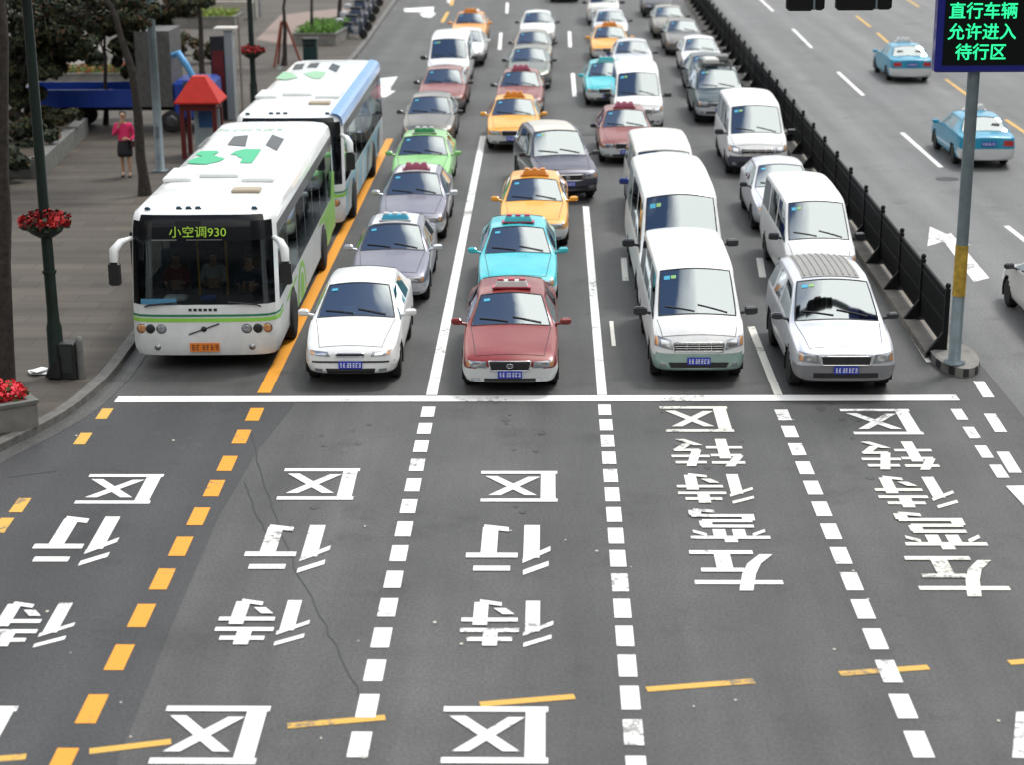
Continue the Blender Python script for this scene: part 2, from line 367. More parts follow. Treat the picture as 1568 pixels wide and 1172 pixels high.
# sealed cracks
CRK = mat('bitumen', (.025, .025, .026), .5)
def crack(pts, wd):
    P = [at(*p) for p in pts]; P2 = [P[0]]
    for a, b in zip(P, P[1:]):
        for i in range(1, 6):
            q = a.lerp(b, i/5); q.x += random.uniform(-.03, .03); P2.append(q)
    return [[a+Vector((-wd, 0, 0)), a+Vector((wd, 0, 0)), b+Vector((wd, 0, 0)), b+Vector((-wd, 0, 0))] for a, b in zip(P2, P2[1:])]
mark('sealed_crack', crack([(384, 655), (398, 720), (425, 795), (452, 870), (490, 945), (530, 1020), (556, 1075)], .009), CRK, .006)
mark('sealed_crack', crack([(374, 740), (395, 790), (410, 822)], .010), CRK, .006)
mark('sealed_crack', crack([(10, 733), (90, 722), (170, 720), (240, 735)], .02), CRK, .0075)
mark('road_seam', crack([(560, 711), (700, 708), (860, 710), (1000, 709), (1180, 712)], .006), CRK, .0065)
OIL = asphalt('oil-darkened asphalt', (.050, .050, .049), .2, .5)
mb = MB(); r_ = random.Random(21)
for lane in ((540, 606), (660, 0), (790, 612), (1060, 612), (1280, 612), (300, 620)):
    if not lane[1]: continue
    c0 = at(*lane)
    for i in range(10):
        cx_, cy_ = c0.x+r_.gauss(0, .28), c0.y-r_.uniform(.2, 6.5)*r_.random(); ra = r_.uniform(.025, .085); ph = r_.uniform(0, 6)
        mb.poly([(cx_+ra*math.cos(t)*(1+.25*math.sin(3*t+ph)), cy_+1.5*ra*math.sin(t)*(1+.25*math.cos(2*t+ph)), .0055+.00012*i) for t in [j*math.pi/9 for j in range(18)]])
tag(mb.flat('oil_stains', OIL), kind='structure')
# small litter and flecks on the road
fl = MB()
for i in range(70):
    x, y = random.uniform(-9, 10), random.uniform(15, 30); r = random.uniform(.012, .03); a = random.uniform(0, 6.28)
    fl.add([(x+r*math.cos(a+j*1.57), y+r*1.4*math.sin(a+j*1.57), .013+.001*(j % 2)) for j in range(4)], [[0, 1, 2, 3]])
tag(fl.flat('litter', mat('litter', (.5, .48, .42), .8)), kind='stuff')
mh = MB(); c0 = at(1450, 274); mh.lathe((c0.x, c0.y, .004), [(.33, 0), (.33, .006), (.28, .008), (.0, .008)], 24); S(mh.build('manhole_cover', mat('cast iron', (.05, .05, .05), .5, .6)))
mh = MB(); c0 = at(905, 205); mh.lathe((c0.x, c0.y, .004), [(.3, 0), (.3, .006), (.26, .008), (.0, .008)], 24); S(mh.build('manhole_cover', mat('cast iron', (.05, .05, .05), .5, .6)))

# pavement on the left with its kerb
def paving(name, c):
    m = bpy.data.materials.new(name); t, b = nodes(m); tc = t.nodes.new('ShaderNodeTexCoord')
    br = t.nodes.new('ShaderNodeTexBrick'); br.inputs['Scale'].default_value = 1; br.inputs['Brick Width'].default_value = 1.2; br.inputs['Row Height'].default_value = .6
    br.inputs['Mortar Size'].default_value = .012
    br.inputs['Color1'].default_value = (c[0]*1.12, c[1]*1.1, c[2]*1.05, 1); br.inputs['Color2'].default_value = (c[0]*.8, c[1]*.78, c[2]*.76, 1); br.inputs['Mortar'].default_value = (c[0]*.5, c[1]*.5, c[2]*.5, 1)
    wv = t.nodes.new('ShaderNodeTexNoise'); wv.inputs['Scale'].default_value = 1.0; wv.inputs['Detail'].default_value = 5
    mp = t.nodes.new('ShaderNodeMapping'); mp.inputs['Scale'].default_value = (.12, 1.3, 1)
    t.links.new(tc.outputs['Object'], mp.inputs[0]); t.links.new(mp.outputs[0], wv.inputs['Vector']); t.links.new(tc.outputs['Object'], br.inputs['Vector'])
    mr = t.nodes.new('ShaderNodeMapRange'); mr.inputs['From Min'].default_value = .35; mr.inputs['From Max'].default_value = .65; mr.inputs['To Min'].default_value = .68; mr.inputs['To Max'].default_value = 1.25
    t.links.new(wv.outputs['Fac'], mr.inputs[0])
    sc = t.nodes.new('ShaderNodeVectorMath'); sc.operation = 'SCALE'; t.links.new(br.outputs['Color'], sc.inputs[0]); t.links.new(mr.outputs[0], sc.inputs['Scale'])
    t.links.new(sc.outputs[0], b.inputs['Base Color']); b.inputs['Roughness'].default_value = .75
    return m
PAVE = paving('paving slabs', (.064, .054, .043)); KERB = mat('kerb stone', (.13, .127, .118), .8, noise=.4, nscale=3)
KP = [at(x, y) for x, y in [(-200, 800), (-60, 728), (0, 694), (60, 665), (108, 638), (150, 604), (180, 572), (204, 537)]]
far = [at(x, y) for x, y in [(300, 408), (392, 283), (470, 186), (528, 108), (557, 75), (588, 30), (606, 4)]]
f1 = far[-1]+(far[-1]-far[-2]).normalized()*150
KP = KP+far+[f1]
# round the bend
def smooth(P, n=3):
    for _ in range(n):
        Q = [P[0]]
        for a, b in zip(P, P[1:]): Q += [a.lerp(b, .25), a.lerp(b, .75)]
        P = Q+[P[-1]]
    return P
KS = smooth(KP, 2)
KH = .14
def inset(P, dd):
    out = []
    for i, p in enumerate(P):
        t = (P[min(i+1, len(P)-1)]-P[max(i-1, 0)]).normalized(); out.append(p+Vector((-t.y, t.x, 0))*dd)
    return out
KI = inset(KS, .22)
mb = MB()
for i in range(len(KS)-1):
    a, b, c, e = KS[i], KS[i+1], KI[i+1], KI[i]; up = Vector((0, 0, KH))
    mb.quad(a, b, b+up, a+up); mb.quad(a+up, b+up, c+up, e+up); mb.quad(e+up, c+up, c, e)
S(mb.build('kerb', KERB))
KI2 = inset(KS, .221)
mb = MB(); vs_ = []; 
for i in range(len(KI2)-1):
    a, b = KI2[i], KI2[i+1]
    mb.quad((a.x, a.y, KH-.006), (b.x, b.y, KH-.006), (-70, b.y, KH-.006), (-70, a.y, KH-.006))
S(mb.flat('pavement', PAVE))
# pale gutter band in front of the kerb
GI = inset(KS, -.32); mb = MB()
for i in range(len(KS)-1): mb.quad(*[Vector((p.x, p.y, .0085)) for p in (KS[i], KS[i+1], GI[i+1], GI[i])])
S(mb.flat('gutter', asphalt('gutter concrete', (.085, .085, .082), .35)))
# ------------------------------------------------------------------ vehicles
def paint(name, c, metal=0.0, rough=.32): return mat(name, c, rough, metal, coat=.45, noise=.10, nscale=2.6)
GLASS = glass_mat('tinted car glass', (.22, .27, .29), .23)
GLASSB = glass_mat('bus window glass', (.40, .44, .44), .0)
BLACK = mat('black plastic', (.018, .018, .02), .5, noise=.3, nscale=9)
RUBBER = mat('tyre rubber', (.02, .02, .02), .85, noise=.3, nscale=14)
ALLOY = mat('wheel alloy', (.42, .43, .44), .35, .8)
CHROME = mat('chrome trim', (.7, .71, .72), .18, 1.)
LAMP = mat('headlamp glass', (.34, .37, .40), .12, .5, coat=1.)
AMBER = mat('amber lens', (.62, .30, .12), .22, .3, coat=1.)
REDLENS = mat('red lens', (.45, .015, .015), .25, coat=1.)
CABIN = mat('cabin trim', (.045, .045, .05), .8)
SEATM = mat('seat fabric', (.13, .125, .12), .85, noise=.2)
SEATW = mat('seat cover', (.5, .48, .42), .85, noise=.2)
PLATEB = mat('blue plate', (.015, .04, .42), .4, coat=.3)
PLATEY = mat('orange plate', (.80, .22, .02), .4)
PWHITE = mat('plate white', (.75, .76, .8), .5)
PBLACK = mat('plate dark', (.10, .03, .02), .5)
UNDER = mat('underbody', (.012, .012, .012), .9)

def st(y, zb, zm, zs, zt, wb, wm, ws, wt, hood=False, sw=None):
    """one cross-section of a car body (half)"""
    if hood:
        return y, [(0, zb), (wb-.10, zb), (wb, zb+.07), (wm, zm), (ws, zs), (ws-.015, zs+.012), (ws-.03, zs+.022), (ws-.05, zs+(zt-zs)*.45), (ws-.105, zs+(zt-zs)*.7), (0, zt+.03)]
    a, b = (ws-.022, zs+.05), (wt+.055, zt-.115)
    return y, [(0, zb), (wb-.10, zb), (wb, zb+.07), (wm, zm), (ws, zs), a, b, (wt+.04, zt-.055), (wt-.005, zt-.015), (0, zt+.06)]

MODELS = {}
def body(model, stations, wind, rear, side, arch_y, wr, bump_f=.55, bump_r=.58, levels=2, track=None, lower=None):
    """cage -> smoothed body -> body / bumper / glass meshes, with wheel openings"""
    n = len(stations); NP = 10
    bm = bmesh.new(); L_ = []; R_ = []
    for y, pr in stations:
        rl = []; rr = []
        for i, (x, z) in enumerate(pr):
            a = bm.verts.new((x, y, z)); rl.append(a); rr.append(a if i in (0, NP-1) else bm.verts.new((-x, y, z)))
        L_.append(rl); R_.append(rr)
    cr = bm.edges.layers.float.new('crease_edge')
    def face(vs, mi):
        vs = [v_ for j, v_ in enumerate(vs) if v_ not in vs[:j]]
        f = bm.faces.new(vs); f.material_index = mi; f.smooth = True; return f
    for s_ in range(n-1):
        for i in range(NP-1):
            mi = 0
            if i == 8 and s_ == wind: mi = 1
            if i == 8 and s_ == rear: mi = 2
            if i == 5 and s_ in side: mi = 3
            face([L_[s_][i], L_[s_+1][i], L_[s_+1][i+1], L_[s_][i+1]], mi)
            face([R_[s_][i], R_[s_][i+1], R_[s_+1][i+1], R_[s_+1][i]], mi)
    for s_ in (0, n-1):
        for i in range(NP-1): face([L_[s_][i], L_[s_][i+1], R_[s_][i+1], R_[s_][i]], 0)
    def crease(s0, s1, i0, i1, val):
        for row in (L_, R_):
            e = bm.edges.get((row[s0][i0], row[s1][i1]))
            if e: e[cr] = val
    for s_ in range(n-1):
        crease(s_, s_+1, 4, 4, .35); crease(s_, s_+1, 5, 5, .5); crease(s_, s_+1, 6, 6, .5); crease(s_, s_+1, 2, 2, .5); crease(s_, s_+1, 3, 3, .3)
    for s_ in {wind, wind+1, rear, rear+1}:
        if s_ is None or s_ < 0: continue
        for i in range(6, 9): crease(s_, s_, i, i+1, .55)
    for s_ in (wind, rear):
        if s_ >= 0: crease(s_, s_+1, 8, 8, .8); crease(s_, s_+1, 7, 7, .6)
    for s_ in side:
        for q in (s_, s_+1): crease(q, q, 5, 6, .7)
    for s_ in (0, n-1):
        for i in range(2, 9): crease(s_, s_, i, i+1, .25)
    bmesh.ops.recalc_face_normals(bm, faces=bm.faces)
    me = bpy.data.meshes.new('cage'); bm.to_mesh(me); bm.free()
    for m in range(4): me.materials.append(None)
    o = link('cage', me); md = o.modifiers.new('s', 'SUBSURF'); md.levels = levels; md.render_levels = levels
    bpy.context.view_layer.update()
    ev = bpy.data.meshes.new_from_object(o.evaluated_get(bpy.context.evaluated_depsgraph_get()))
    bpy.data.objects.remove(o)
    bm = bmesh.new(); bm.from_mesh(ev); bpy.data.meshes.remove(ev)
    bmesh.ops.triangulate(bm, faces=[f for f in bm.faces if len(f.verts) > 4])
    full = bm.copy(); bmesh.ops.triangulate(full, faces=full.faces); bvh = BVHTree.FromBMesh(full); full.free()
    LEN = stations[-1][0]; W = max(p[0] for _, pr in stations for p in pr)
    # wheel openings
    kill = []
    for f in bm.faces:
        c = f.calc_center_median()
        if abs(c.x) > W-.30:
            for ay in arch_y:
                if (c.y-ay)**2+(c.z-wr)**2 < (wr*1.16)**2: kill.append(f)
    bmesh.ops.delete(bm, geom=kill, context='FACES')
    def part(sel, name):
        b2 = bm.copy(); b2.faces.ensure_lookup_table(); bm.faces.ensure_lookup_table()
        bmesh.ops.delete(b2, geom=[f for f in b2.faces if not sel(f)], context='FACES')
        if not b2.faces: b2.free(); return None
        for f in b2.faces: f.material_index = 0; f.smooth = True
        m2 = bpy.data.meshes.new(name); b2.to_mesh(m2); b2.free(); return m2
    def isf(f): c = f.calc_center_median(); return f.material_index == 0 and c.y < .42 and c.z < bump_f
    def isr(f): c = f.calc_center_median(); return f.material_index == 0 and c.y > LEN-.42 and c.z < bump_r
    res = dict(body=part(lambda f: f.material_index == 0 and not isf(f) and not isr(f), model+'_body'),
               front_bumper=part(isf, model+'_front_bumper'), rear_bumper=part(isr, model+'_rear_bumper'),
               windscreen=part(lambda f: f.material_index == 1, model+'_windscreen'),
               rear_window=part(lambda f: f.material_index == 2, model+'_rear_window'),
               left_glass=part(lambda f: f.material_index == 3 and f.calc_center_median().x > 0, model+'_side_glass'),
               right_glass=part(lambda f: f.material_index == 3 and f.calc_center_median().x < 0, model+'_side_glass'))
    bm.free()
    res.update(bvh=bvh, L=LEN, W=W, wr=wr, arch=arch_y, st=stations, wind=wind)
    MODELS[model] = res
    return res

def cast(bvh, x, z, way=1, L=0):
    """front (way=1) or rear (way=-1) surface y at (x,z)"""
    hit = bvh.ray_cast(Vector((x, -3 if way == 1 else L+3, z)), Vector((0, way, 0)))
    return hit[0].y if hit[0] else None
def patch(M, quad, way=1, off=.006, nx=8, nz=4, thick=.03):
    """a panel that follows the nose or tail: quad = four (x,z) corners"""
    a, b, c, e = [Vector((q[0], q[1], 0)) for q in quad]; mb = MB(); vs_ = []; last = 0
    for j in range(nz+1):
        for i in range(nx+1):
            p = (a.lerp(b, i/nx)).lerp(e.lerp(c, i/nx), j/nz); y = cast(M['bvh'], p.x, p.y, way, M['L'])
            if y is None: y = last
            last = y; vs_.append((p.x, y-way*off, p.y))
    W = nx+1
    fs = [[j*W+i, j*W+i+1, (j+1)*W+i+1, (j+1)*W+i] for j in range(nz) for i in range(nx)]
    mb.add(vs_, fs, True)
    rim = [i for i in range(W)]+[j*W+nx for j in range(1, nz+1)]+[nz*W+i for i in range(nx-1, -1, -1)]+[j*W for j in range(nz-1, 0, -1)]
    rv = [vs_[i] for i in rim]; bk = [(p[0], p[1]+way*thick, p[2]) for p in rv]; m = len(rv)
    mb.add(rv+bk, [[i, (i+1) % m, m+(i+1) % m, m+i] for i in range(m)])
    return mb
def drape(M, quad, off=.006, nx=10, ny=4):
    """a sheet laid on the top of a body: quad = four (x,y)"""
    a, b, c, e = [Vector((q[0], q[1], 0)) for q in quad]; mb = MB(); vs_ = []
    for j in range(ny+1):
        for i in range(nx+1):
            p = (a.lerp(b, i/nx)).lerp(e.lerp(c, i/nx), j/ny); hit = M['bvh'].ray_cast(Vector((p.x, p.y, 6)), Vector((0, 0, -1)))
            vs_.append((p.x, p.y, (hit[0].z if hit[0] else 1)+off))
    W = nx+1
    mb.add(vs_, [[j*W+i, j*W+i+1, (j+1)*W+i+1, (j+1)*W+i] for j in range(ny) for i in range(nx)], True)
    return mb
def sx(q, s): return [(x*s, z) for x, z in q]

_meshes = {}
def cached(key, fn):
    if key not in _meshes: _meshes[key] = fn()
    return _meshes[key]
def wheel_mesh(r, w_):
    def f():
        mb = MB(); mb.lathe((0, 0, 0), [(r*.62, -w_/2), (r*.93, -w_/2), (r, -w_*.36), (r, w_*.36), (r*.93, w_/2), (r*.62, w_/2)], 24, 'x'); return mb.mesh('tyre', RUBBER)
    return cached(('tyre', r, w_), f)
def rim_mesh(r, w_):
    def f():
        mb = MB(); mb.lathe((0, 0, 0), [(0, w_*.32), (r*.13, w_*.34), (r*.16, w_*.28), (r*.5, w_*.22), (r*.56, w_*.40), (r*.64, w_*.5), (r*.64, -w_*.5), (r*.3, -w_*.5), (0, -w_*.5)], 24, 'x')
        for i in range(7):
            a = i*2*math.pi/7; mb.tube([(w_*.33, r*.12*math.cos(a), r*.12*math.sin(a)), (w_*.30, r*.6*math.cos(a), r*.6*math.sin(a))], r*.07, 6)
        return mb.mesh('rim', ALLOY)
    return cached(('rim', r, w_), f)
def add_wheels(root, M, w_=.2, r=None, dual=False):
    r = r or M['wr']
    for ay in M['arch']:
        for s in (1, -1):
            t = link('wheel', wheel_mesh(r, w_), root, (s*(M['W']-w_/2-.035), ay, r), 0 if s > 0 else math.pi)
            link('rim', rim_mesh(r, w_), t)
    def wells():
        mb = MB()
        for ay in M['arch']:
            for s in (1, -1):
                x0, x1 = s*(M['W']-.012), s*(M['W']-.34); R1 = r*1.17; n = 14; vs_ = []
                for i in range(n+1):
                    a = math.pi*(-.12+1.24*i/n); vs_ += [(x0, ay+R1*math.cos(a), r+R1*math.sin(a)), (x1, ay+R1*math.cos(a), r+R1*math.sin(a))]
                mb.add(vs_, [[2*i, 2*i+1, 2*i+3, 2*i+2] for i in range(n)], True)
                mb.poly([vs_[2*i+1] for i in range(n+1)])
        L = M['L']; mb.box((0, L/2, .24), (2*M['W']-.5, L-.7, .08))
        return mb.mesh('underbody', UNDER)
    link('underbody', cached(('well', id(M)), wells), root)
def plate(root, M, z, way=1, c=PLATEB, fg=PWHITE, w_=.42, hh=.13):
    def f():
        y = cast(M['bvh'], 0, z, way, M['L'])-way*.022
        mb = MB(); mb.box((0, y, z), (w_, .016, hh)); return mb.mesh('number_plate', c), y
    me, y = cached(('plate', id(M), way, z), f)
    p = link('number_plate', me, root)
    def g_():
        mb = MB(); r = random.Random(3); x = -w_*.42; mb.cur = 1; mb.box((0, y-way*.0085, z), (w_*.94, .002, hh*.84)); mb.cur = 0
        for i in range(7):
            cw = w_*.085; yy = y-way*.010
            for q in range(3):
                x0 = x+r.uniform(0, .3)*cw; mb.box((x0+cw*.3, yy, z+hh*(.24-.24*q)), (cw*r.uniform(.5, .95), .003, hh*.12))
            mb.box((x+cw*.5+(.4 if r.random() > .5 else -.3)*cw, yy-way*.0015, z), (cw*.22, .003, hh*.58))
            x += w_*(.125 if i != 1 else .15)
        return mb.mesh('plate_marks', [fg, c])
    link('plate_marks', cached(('pm', id(M), way, z), g_), p)
def mirrors(root, M, y, z, m, x=None, big=1.0):
    x = x or M['W']
    def f(s):
        def q():
            mb = MB(); mb.tube([(s*(x-.06), y+.02, z-.05), (s*(x+.05), y, z-.02)], .028, 8)
            mb.box((s*(x+.12*big), y, z+.01), (.20*big, .10, .125*big), rz=s*.16, bev=.03); return mb.mesh('mirror', m)
        return q
    for s in (1, -1): link('mirror', cached(('mir', id(M), m.name, s), f(s)), root)
def interior(root, M, y0, y1, zf, zd, wd, rows=2, sm=SEATM, dx=.36):
    def dash():
        mb = MB(); mb.box((0, y0+.22, zd), (2*wd-.12, .42, .10), bev=.03)
        mb.box((0, y0+.36, zd-.2), (2*wd-.14, .16, .34)); mb.box((0, (y0+y1)/2, zf), (2*wd-.06, y1-y0, .03))
        for s in (1, -1): mb.box((s*(wd-.03), (y0+y1)/2+.2, (zf+zd)/2), (.05, y1-y0-.5, zd-zf-.06))
        return mb.mesh('dashboard', CABIN)
    dsh = link('dashboard', cached(('dash', id(M)), dash), root)
    def wheel():
        mb = MB(); c = Vector((dx, y0+.55, zd+.03)); n = 16
        mb.tube([c+Vector((.18*math.cos(a), .06*math.sin(a), .17*math.sin(a))) for a in [2*math.pi*i/n for i in range(n+1)]], .016, 6)
        mb.tube([c, c+Vector((0, -.2, -.06))], .02, 6); mb.tube([c+Vector((-.17, 0, 0)), c+Vector((.17, 0, 0))], .012, 6); return mb.mesh('steering_wheel', BLACK)
    link('steering_wheel', cached(('sw', id(M)), wheel), root)
    def seat():
        mb = MB(); mb.box((0, 0, .12), (.48, .5, .16), bev=.05); mb.box((0, .30, .46), (.46, .15, .58), bev=.06, taper=.85); mb.box((0, .33, .84), (.25, .09, .16), bev=.035)
        return mb.mesh('seat', sm)
    sme = cached(('seat', sm.name), seat)
    for r in range(rows):
        yy = y0+.95+r*(y1-y0-1.3)/max(1, rows-1) if rows > 1 else y0+.95
        for s in (1, -1): link('seat', sme, root, (s*dx, yy, zf))
def roof_sign(root, M, y, base, top, big=1.):
    hit = M['bvh'].ray_cast(Vector((0, y, 5)), Vector((0, 0, -1)))[0]; z = hit.z
    def f():
        mb = MB(); mb.box((0, y, z+.075), (.62*big, .20, .13), taper=.86, bev=.02); return mb.mesh('roof_sign', base)
    o = link('roof_sign', cached(('sign', id(M), base.name), f), root)
    def g_():
        mb = MB(); mb.box((0, y, z+.015), (.72*big, .26, .02))
        for i in range(3): mb.box(((-.2+.2*i)*big, y, z+.155), (.12*big, .15, .045), bev=.012)
        return mb.mesh('sign_base', top)
    link('sign_base', cached(('signb', id(M), top.name), g_), o)

def wipers(root, M, y, z, wd):
    def f():
        mb = MB()
        for x0 in (-.05, .55):
            pts = []
            for i in range(6):
                x = x0-.52*i/5*wd/.6; yy = y-.03+.10*i/5; hit = M['bvh'].ray_cast(Vector((x, yy, 5)), Vector((0, 0, -1)))[0]
                pts.append((x, yy, (hit.z if hit else z)+.018))
            mb.tube(pts, .011, 5)
        return mb.mesh('wiper', BLACK)
    link('wiper', cached(('wip', id(M)), f), root)

# --- body shapes
SED = [st(0, .30, .46, .60, .66, .70, .76, .72, .5, True), st(.10, .22, .44, .67, .735, .76, .835, .79, .5, True), st(.45, .2, .46, .76, .83, .80, .86, .82, .5, True),
       st(1.0, .19, .48, .85, .91, .82, .87, .835, .5, True), st(1.36, .19, .5, .90, .965, .82, .87, .84, .5, True),
       st(2.06, .19, .5, .93, 1.385, .82, .87, .845, .57), st(2.44, .19, .5, .94, 1.415, .82, .87, .845, .585), st(2.54, .19, .5, .94, 1.417, .82, .87, .845, .585),
       st(3.18, .19, .5, .95, 1.40, .82, .87, .845, .575), st(3.42, .19, .5, .955, 1.37, .82, .87, .84, .56),
       st(3.92, .2, .5, .95, 1.03, .82, .86, .83, .5, True), st(4.38, .22, .5, .93, 1.0, .80, .85, .80, .5, True), st(4.56, .28, .5, .88, .94, .74, .79, .74, .5, True)]
body('sedan', SED, 4, 9, (4, 5, 7), (.86, 3.46), .30)
SAL = [st(0, .32, .48, .58, .63, .60, .68, .64, .5, True), st(.10, .24, .45, .655, .73, .72, .80, .75, .5, True), st(.36, .2, .46, .745, .82, .79, .855, .81, .5, True),
       st(.85, .19, .48, .85, .925, .82, .87, .835, .5, True), st(1.20, .19, .5, .91, .985, .82, .87, .84, .5, True),
       st(2.02, .19, .5, .94, 1.40, .82, .87, .845, .57), st(2.38, .19, .5, .95, 1.435, .82, .87, .845, .585), st(2.48, .19, .5, .95, 1.44, .82, .87, .845, .585),
       st(3.18, .19, .5, .96, 1.42, .82, .87, .845, .575), st(3.45, .19, .5, .965, 1.38, .82, .87, .84, .56),
       st(3.98, .2, .5, .97, 1.05, .82, .86, .83, .5, True), st(4.28, .22, .5, .95, 1.02, .79, .84, .79, .5, True), st(4.42, .28, .5, .88, .95, .70, .76, .72, .5, True)]
body('saloon', SAL, 4, 9, (4, 5, 7), (.82, 3.42), .30)
VAN = [st(0, .30, .48, .70, .76, .70, .77, .74, .5, True), st(.10, .24, .5, .86, .93, .78, .85, .81, .5, True), st(.30, .22, .5, 1.00, 1.09, .80, .86, .82, .5, True), st(.50, .2, .52, 1.08, 1.18, .81, .86, .83, .5, True),
       st(1.22, .2, .55, 1.12, 1.86, .82, .865, .84, .66), st(1.42, .2, .55, 1.12, 1.92, .82, .865, .84, .675), st(1.98, .2, .55, 1.12, 1.95, .82, .865, .84, .685), st(2.08, .2, .55, 1.12, 1.95, .82, .865, .84, .685),
       st(3.3, .2, .55, 1.12, 1.96, .82, .865, .84, .70), st(3.4, .2, .55, 1.12, 1.96, .82, .865, .84, .70), st(4.55, .22, .55, 1.12, 1.94, .82, .865, .84, .69), st(4.83, .26, .55, 1.1, 1.86, .80, .85, .82, .66), st(4.95, .3, .55, 1.08, 1.74, .76, .82, .79, .6)]
body('van', VAN, 3, -9, (3, 4, 5, 7, 9), (.78, 3.7), .31, .60, .5)
BUSV = [st(y*1.0 if y < 1.5 else 1.5+(y-1.5)*1.4, pr[0][1], pr[3][1], pr[4][1]+(.06 if y > .6 else 0), 0, 0, 0, 0, 0) if False else (y if y < 1.5 else 1.5+(y-1.5)*1.40, [(x*1.06, z*(1.0 if z < 1.15 else 1+.16*(z-1.15)/.8)) for x, z in pr]) for y, pr in VAN]
body('minibus', BUSV, 3, -9, (3, 4, 5, 7, 9), (.82, 4.3), .33, .48, .5)
SUV = [st(0, .34, .56, .74, .80, .72, .79, .75, .5, True), st(.12, .28, .54, .82, .90, .80, .88, .83, .5, True), st(.5, .26, .56, .92, 1.0, .83, .90, .85, .5, True),
       st(.95, .25, .58, .98, 1.06, .84, .90, .86, .5, True), st(1.22, .25, .58, 1.02, 1.10, .84, .90, .865, .5, True),
       st(1.98, .25, .6, 1.06, 1.66, .85, .90, .87, .64), st(2.5, .25, .6, 1.07, 1.71, .85, .90, .87, .655), st(2.6, .25, .6, 1.07, 1.71, .85, .90, .87, .655), st(3.4, .25, .6, 1.08, 1.70, .85, .90, .87, .65),
       st(3.5, .25, .6, 1.08, 1.70, .85, .90, .87, .65), st(4.25, .27, .6, 1.08, 1.63, .84, .89, .86, .62), st(4.55, .3, .6, 1.05, 1.45, .8, .86, .82, .58), st(4.62, .34, .6, .98, 1.2, .76, .82, .78, .55)]
body('suv', SUV, 4, -9, (4, 5, 7, 9), (.90, 3.62), .34, .60, .6)

def finish(root, M, kind, P, bumper, mirror_m, plate_z=.42, seat=SEATM):
    """shared trim: body panels, glass, lamps, wheels, plates"""
    names = dict(left_glass='side_window', right_glass='side_window')
    for key in ('body', 'front_bumper', 'rear_bumper', 'windscreen', 'rear_window', 'left_glass', 'right_glass'):
        me = M[key]
        if not me: continue
        m = GLASS if key in ('windscreen', 'rear_window', 'left_glass', 'right_glass') else (bumper if 'bumper' in key else P)
        me2 = cached((key, id(M), m.name), lambda: (lambda c: (c.materials.clear(), c.materials.append(m), c)[2])(me.copy()))
        link(names.get(key, key), me2, root)
    add_wheels(root, M)

# headlamp, grille and other nose shapes: four (x,z) corners, right half is mirrored
NOSE = {
 'sedan': dict(head=[(.40, .545), (.76, .565), (.775, .675), (.42, .665)], turn=None, grille=[(-.33, .50), (.33, .50), (.37, .672), (-.37, .672)], intake=[(-.45, .28), (.45, .28), (.45, .35), (-.45, .35)], fog=[(.52, .29), (.68, .30), (.68, .35), (.52, .35)], tail=[(.42, .70), (.74, .68), (.75, .84), (.45, .86)], pz=.43, rz=.76, mz=.98, my=1.55),
 'saloon': dict(head=[(.36, .585), (.70, .61), (.735, .685), (.40, .665)], turn=None, grille=[(-.24, .585), (.24, .585), (.26, .645), (-.26, .645)], intake=[(-.42, .27), (.42, .27), (.44, .37), (-.44, .37)], fog=[(.50, .30), (.64, .31), (.64, .37), (.50, .36)], tail=[(.46, .72), (.70, .70), (.71, .86), (.49, .88)], pz=.44, rz=.76, mz=1.0, my=1.45),
 'van': dict(head=[(.47, .66), (.80, .74), (.80, .92), (.50, .84)], turn=None, grille=[(-.44, .63), (.44, .63), (.46, .80), (-.46, .80)], intake=[(-.50, .33), (.50, .33), (.55, .43), (-.55, .43)], fog=[(.58, .34), (.70, .35), (.70, .43), (.60, .42)], tail=[(.66, .9), (.77, .9), (.76, 1.3), (.66, 1.3)], pz=.46, rz=.7, mz=1.16, my=.88),
 'minibus': dict(head=[(.50, .66), (.84, .74), (.84, .92), (.53, .84)], turn=None, grille=[(-.44, .63), (.44, .63), (.46, .80), (-.46, .80)], intake=[(-.50, .33), (.50, .33), (.55, .43), (-.55, .43)], fog=[(.58, .34), (.70, .35), (.70, .43), (.60, .42)], tail=[(.68, .9), (.8, .9), (.8, 1.3), (.68, 1.3)], pz=.46, rz=.7, mz=1.22, my=.9),
 'suv': dict(head=[(.44, .64), (.80, .68), (.80, .84), (.48, .80)], turn=None, grille=[(-.40, .615), (.40, .615), (.43, .775), (-.43, .775)], intake=[(-.55, .38), (.55, .38), (.55, .47), (-.55, .47)], fog=[(.60, .40), (.74, .41), (.74, .48), (.61, .47)], tail=[(.62, .85), (.78, .85), (.76, 1.15), (.62, 1.15)], pz=.53, rz=.8, mz=1.12, my=1.45),
}
def frame_of(M, q):
    mb = MB(); pts = []
    for a, b in zip(q, q[1:]+q[:1]):
        for i in range(8):
            x, z = a[0]+(b[0]-a[0])*i/8, a[1]+(b[1]-a[1])*i/8; y = cast(M['bvh'], x, z); pts.append((x, (y if y is not None else 0)-.010, z))
    pts.append(pts[0]); mb.tube(pts, .012, 6); return mb.mesh('grille_frame', CHROME)
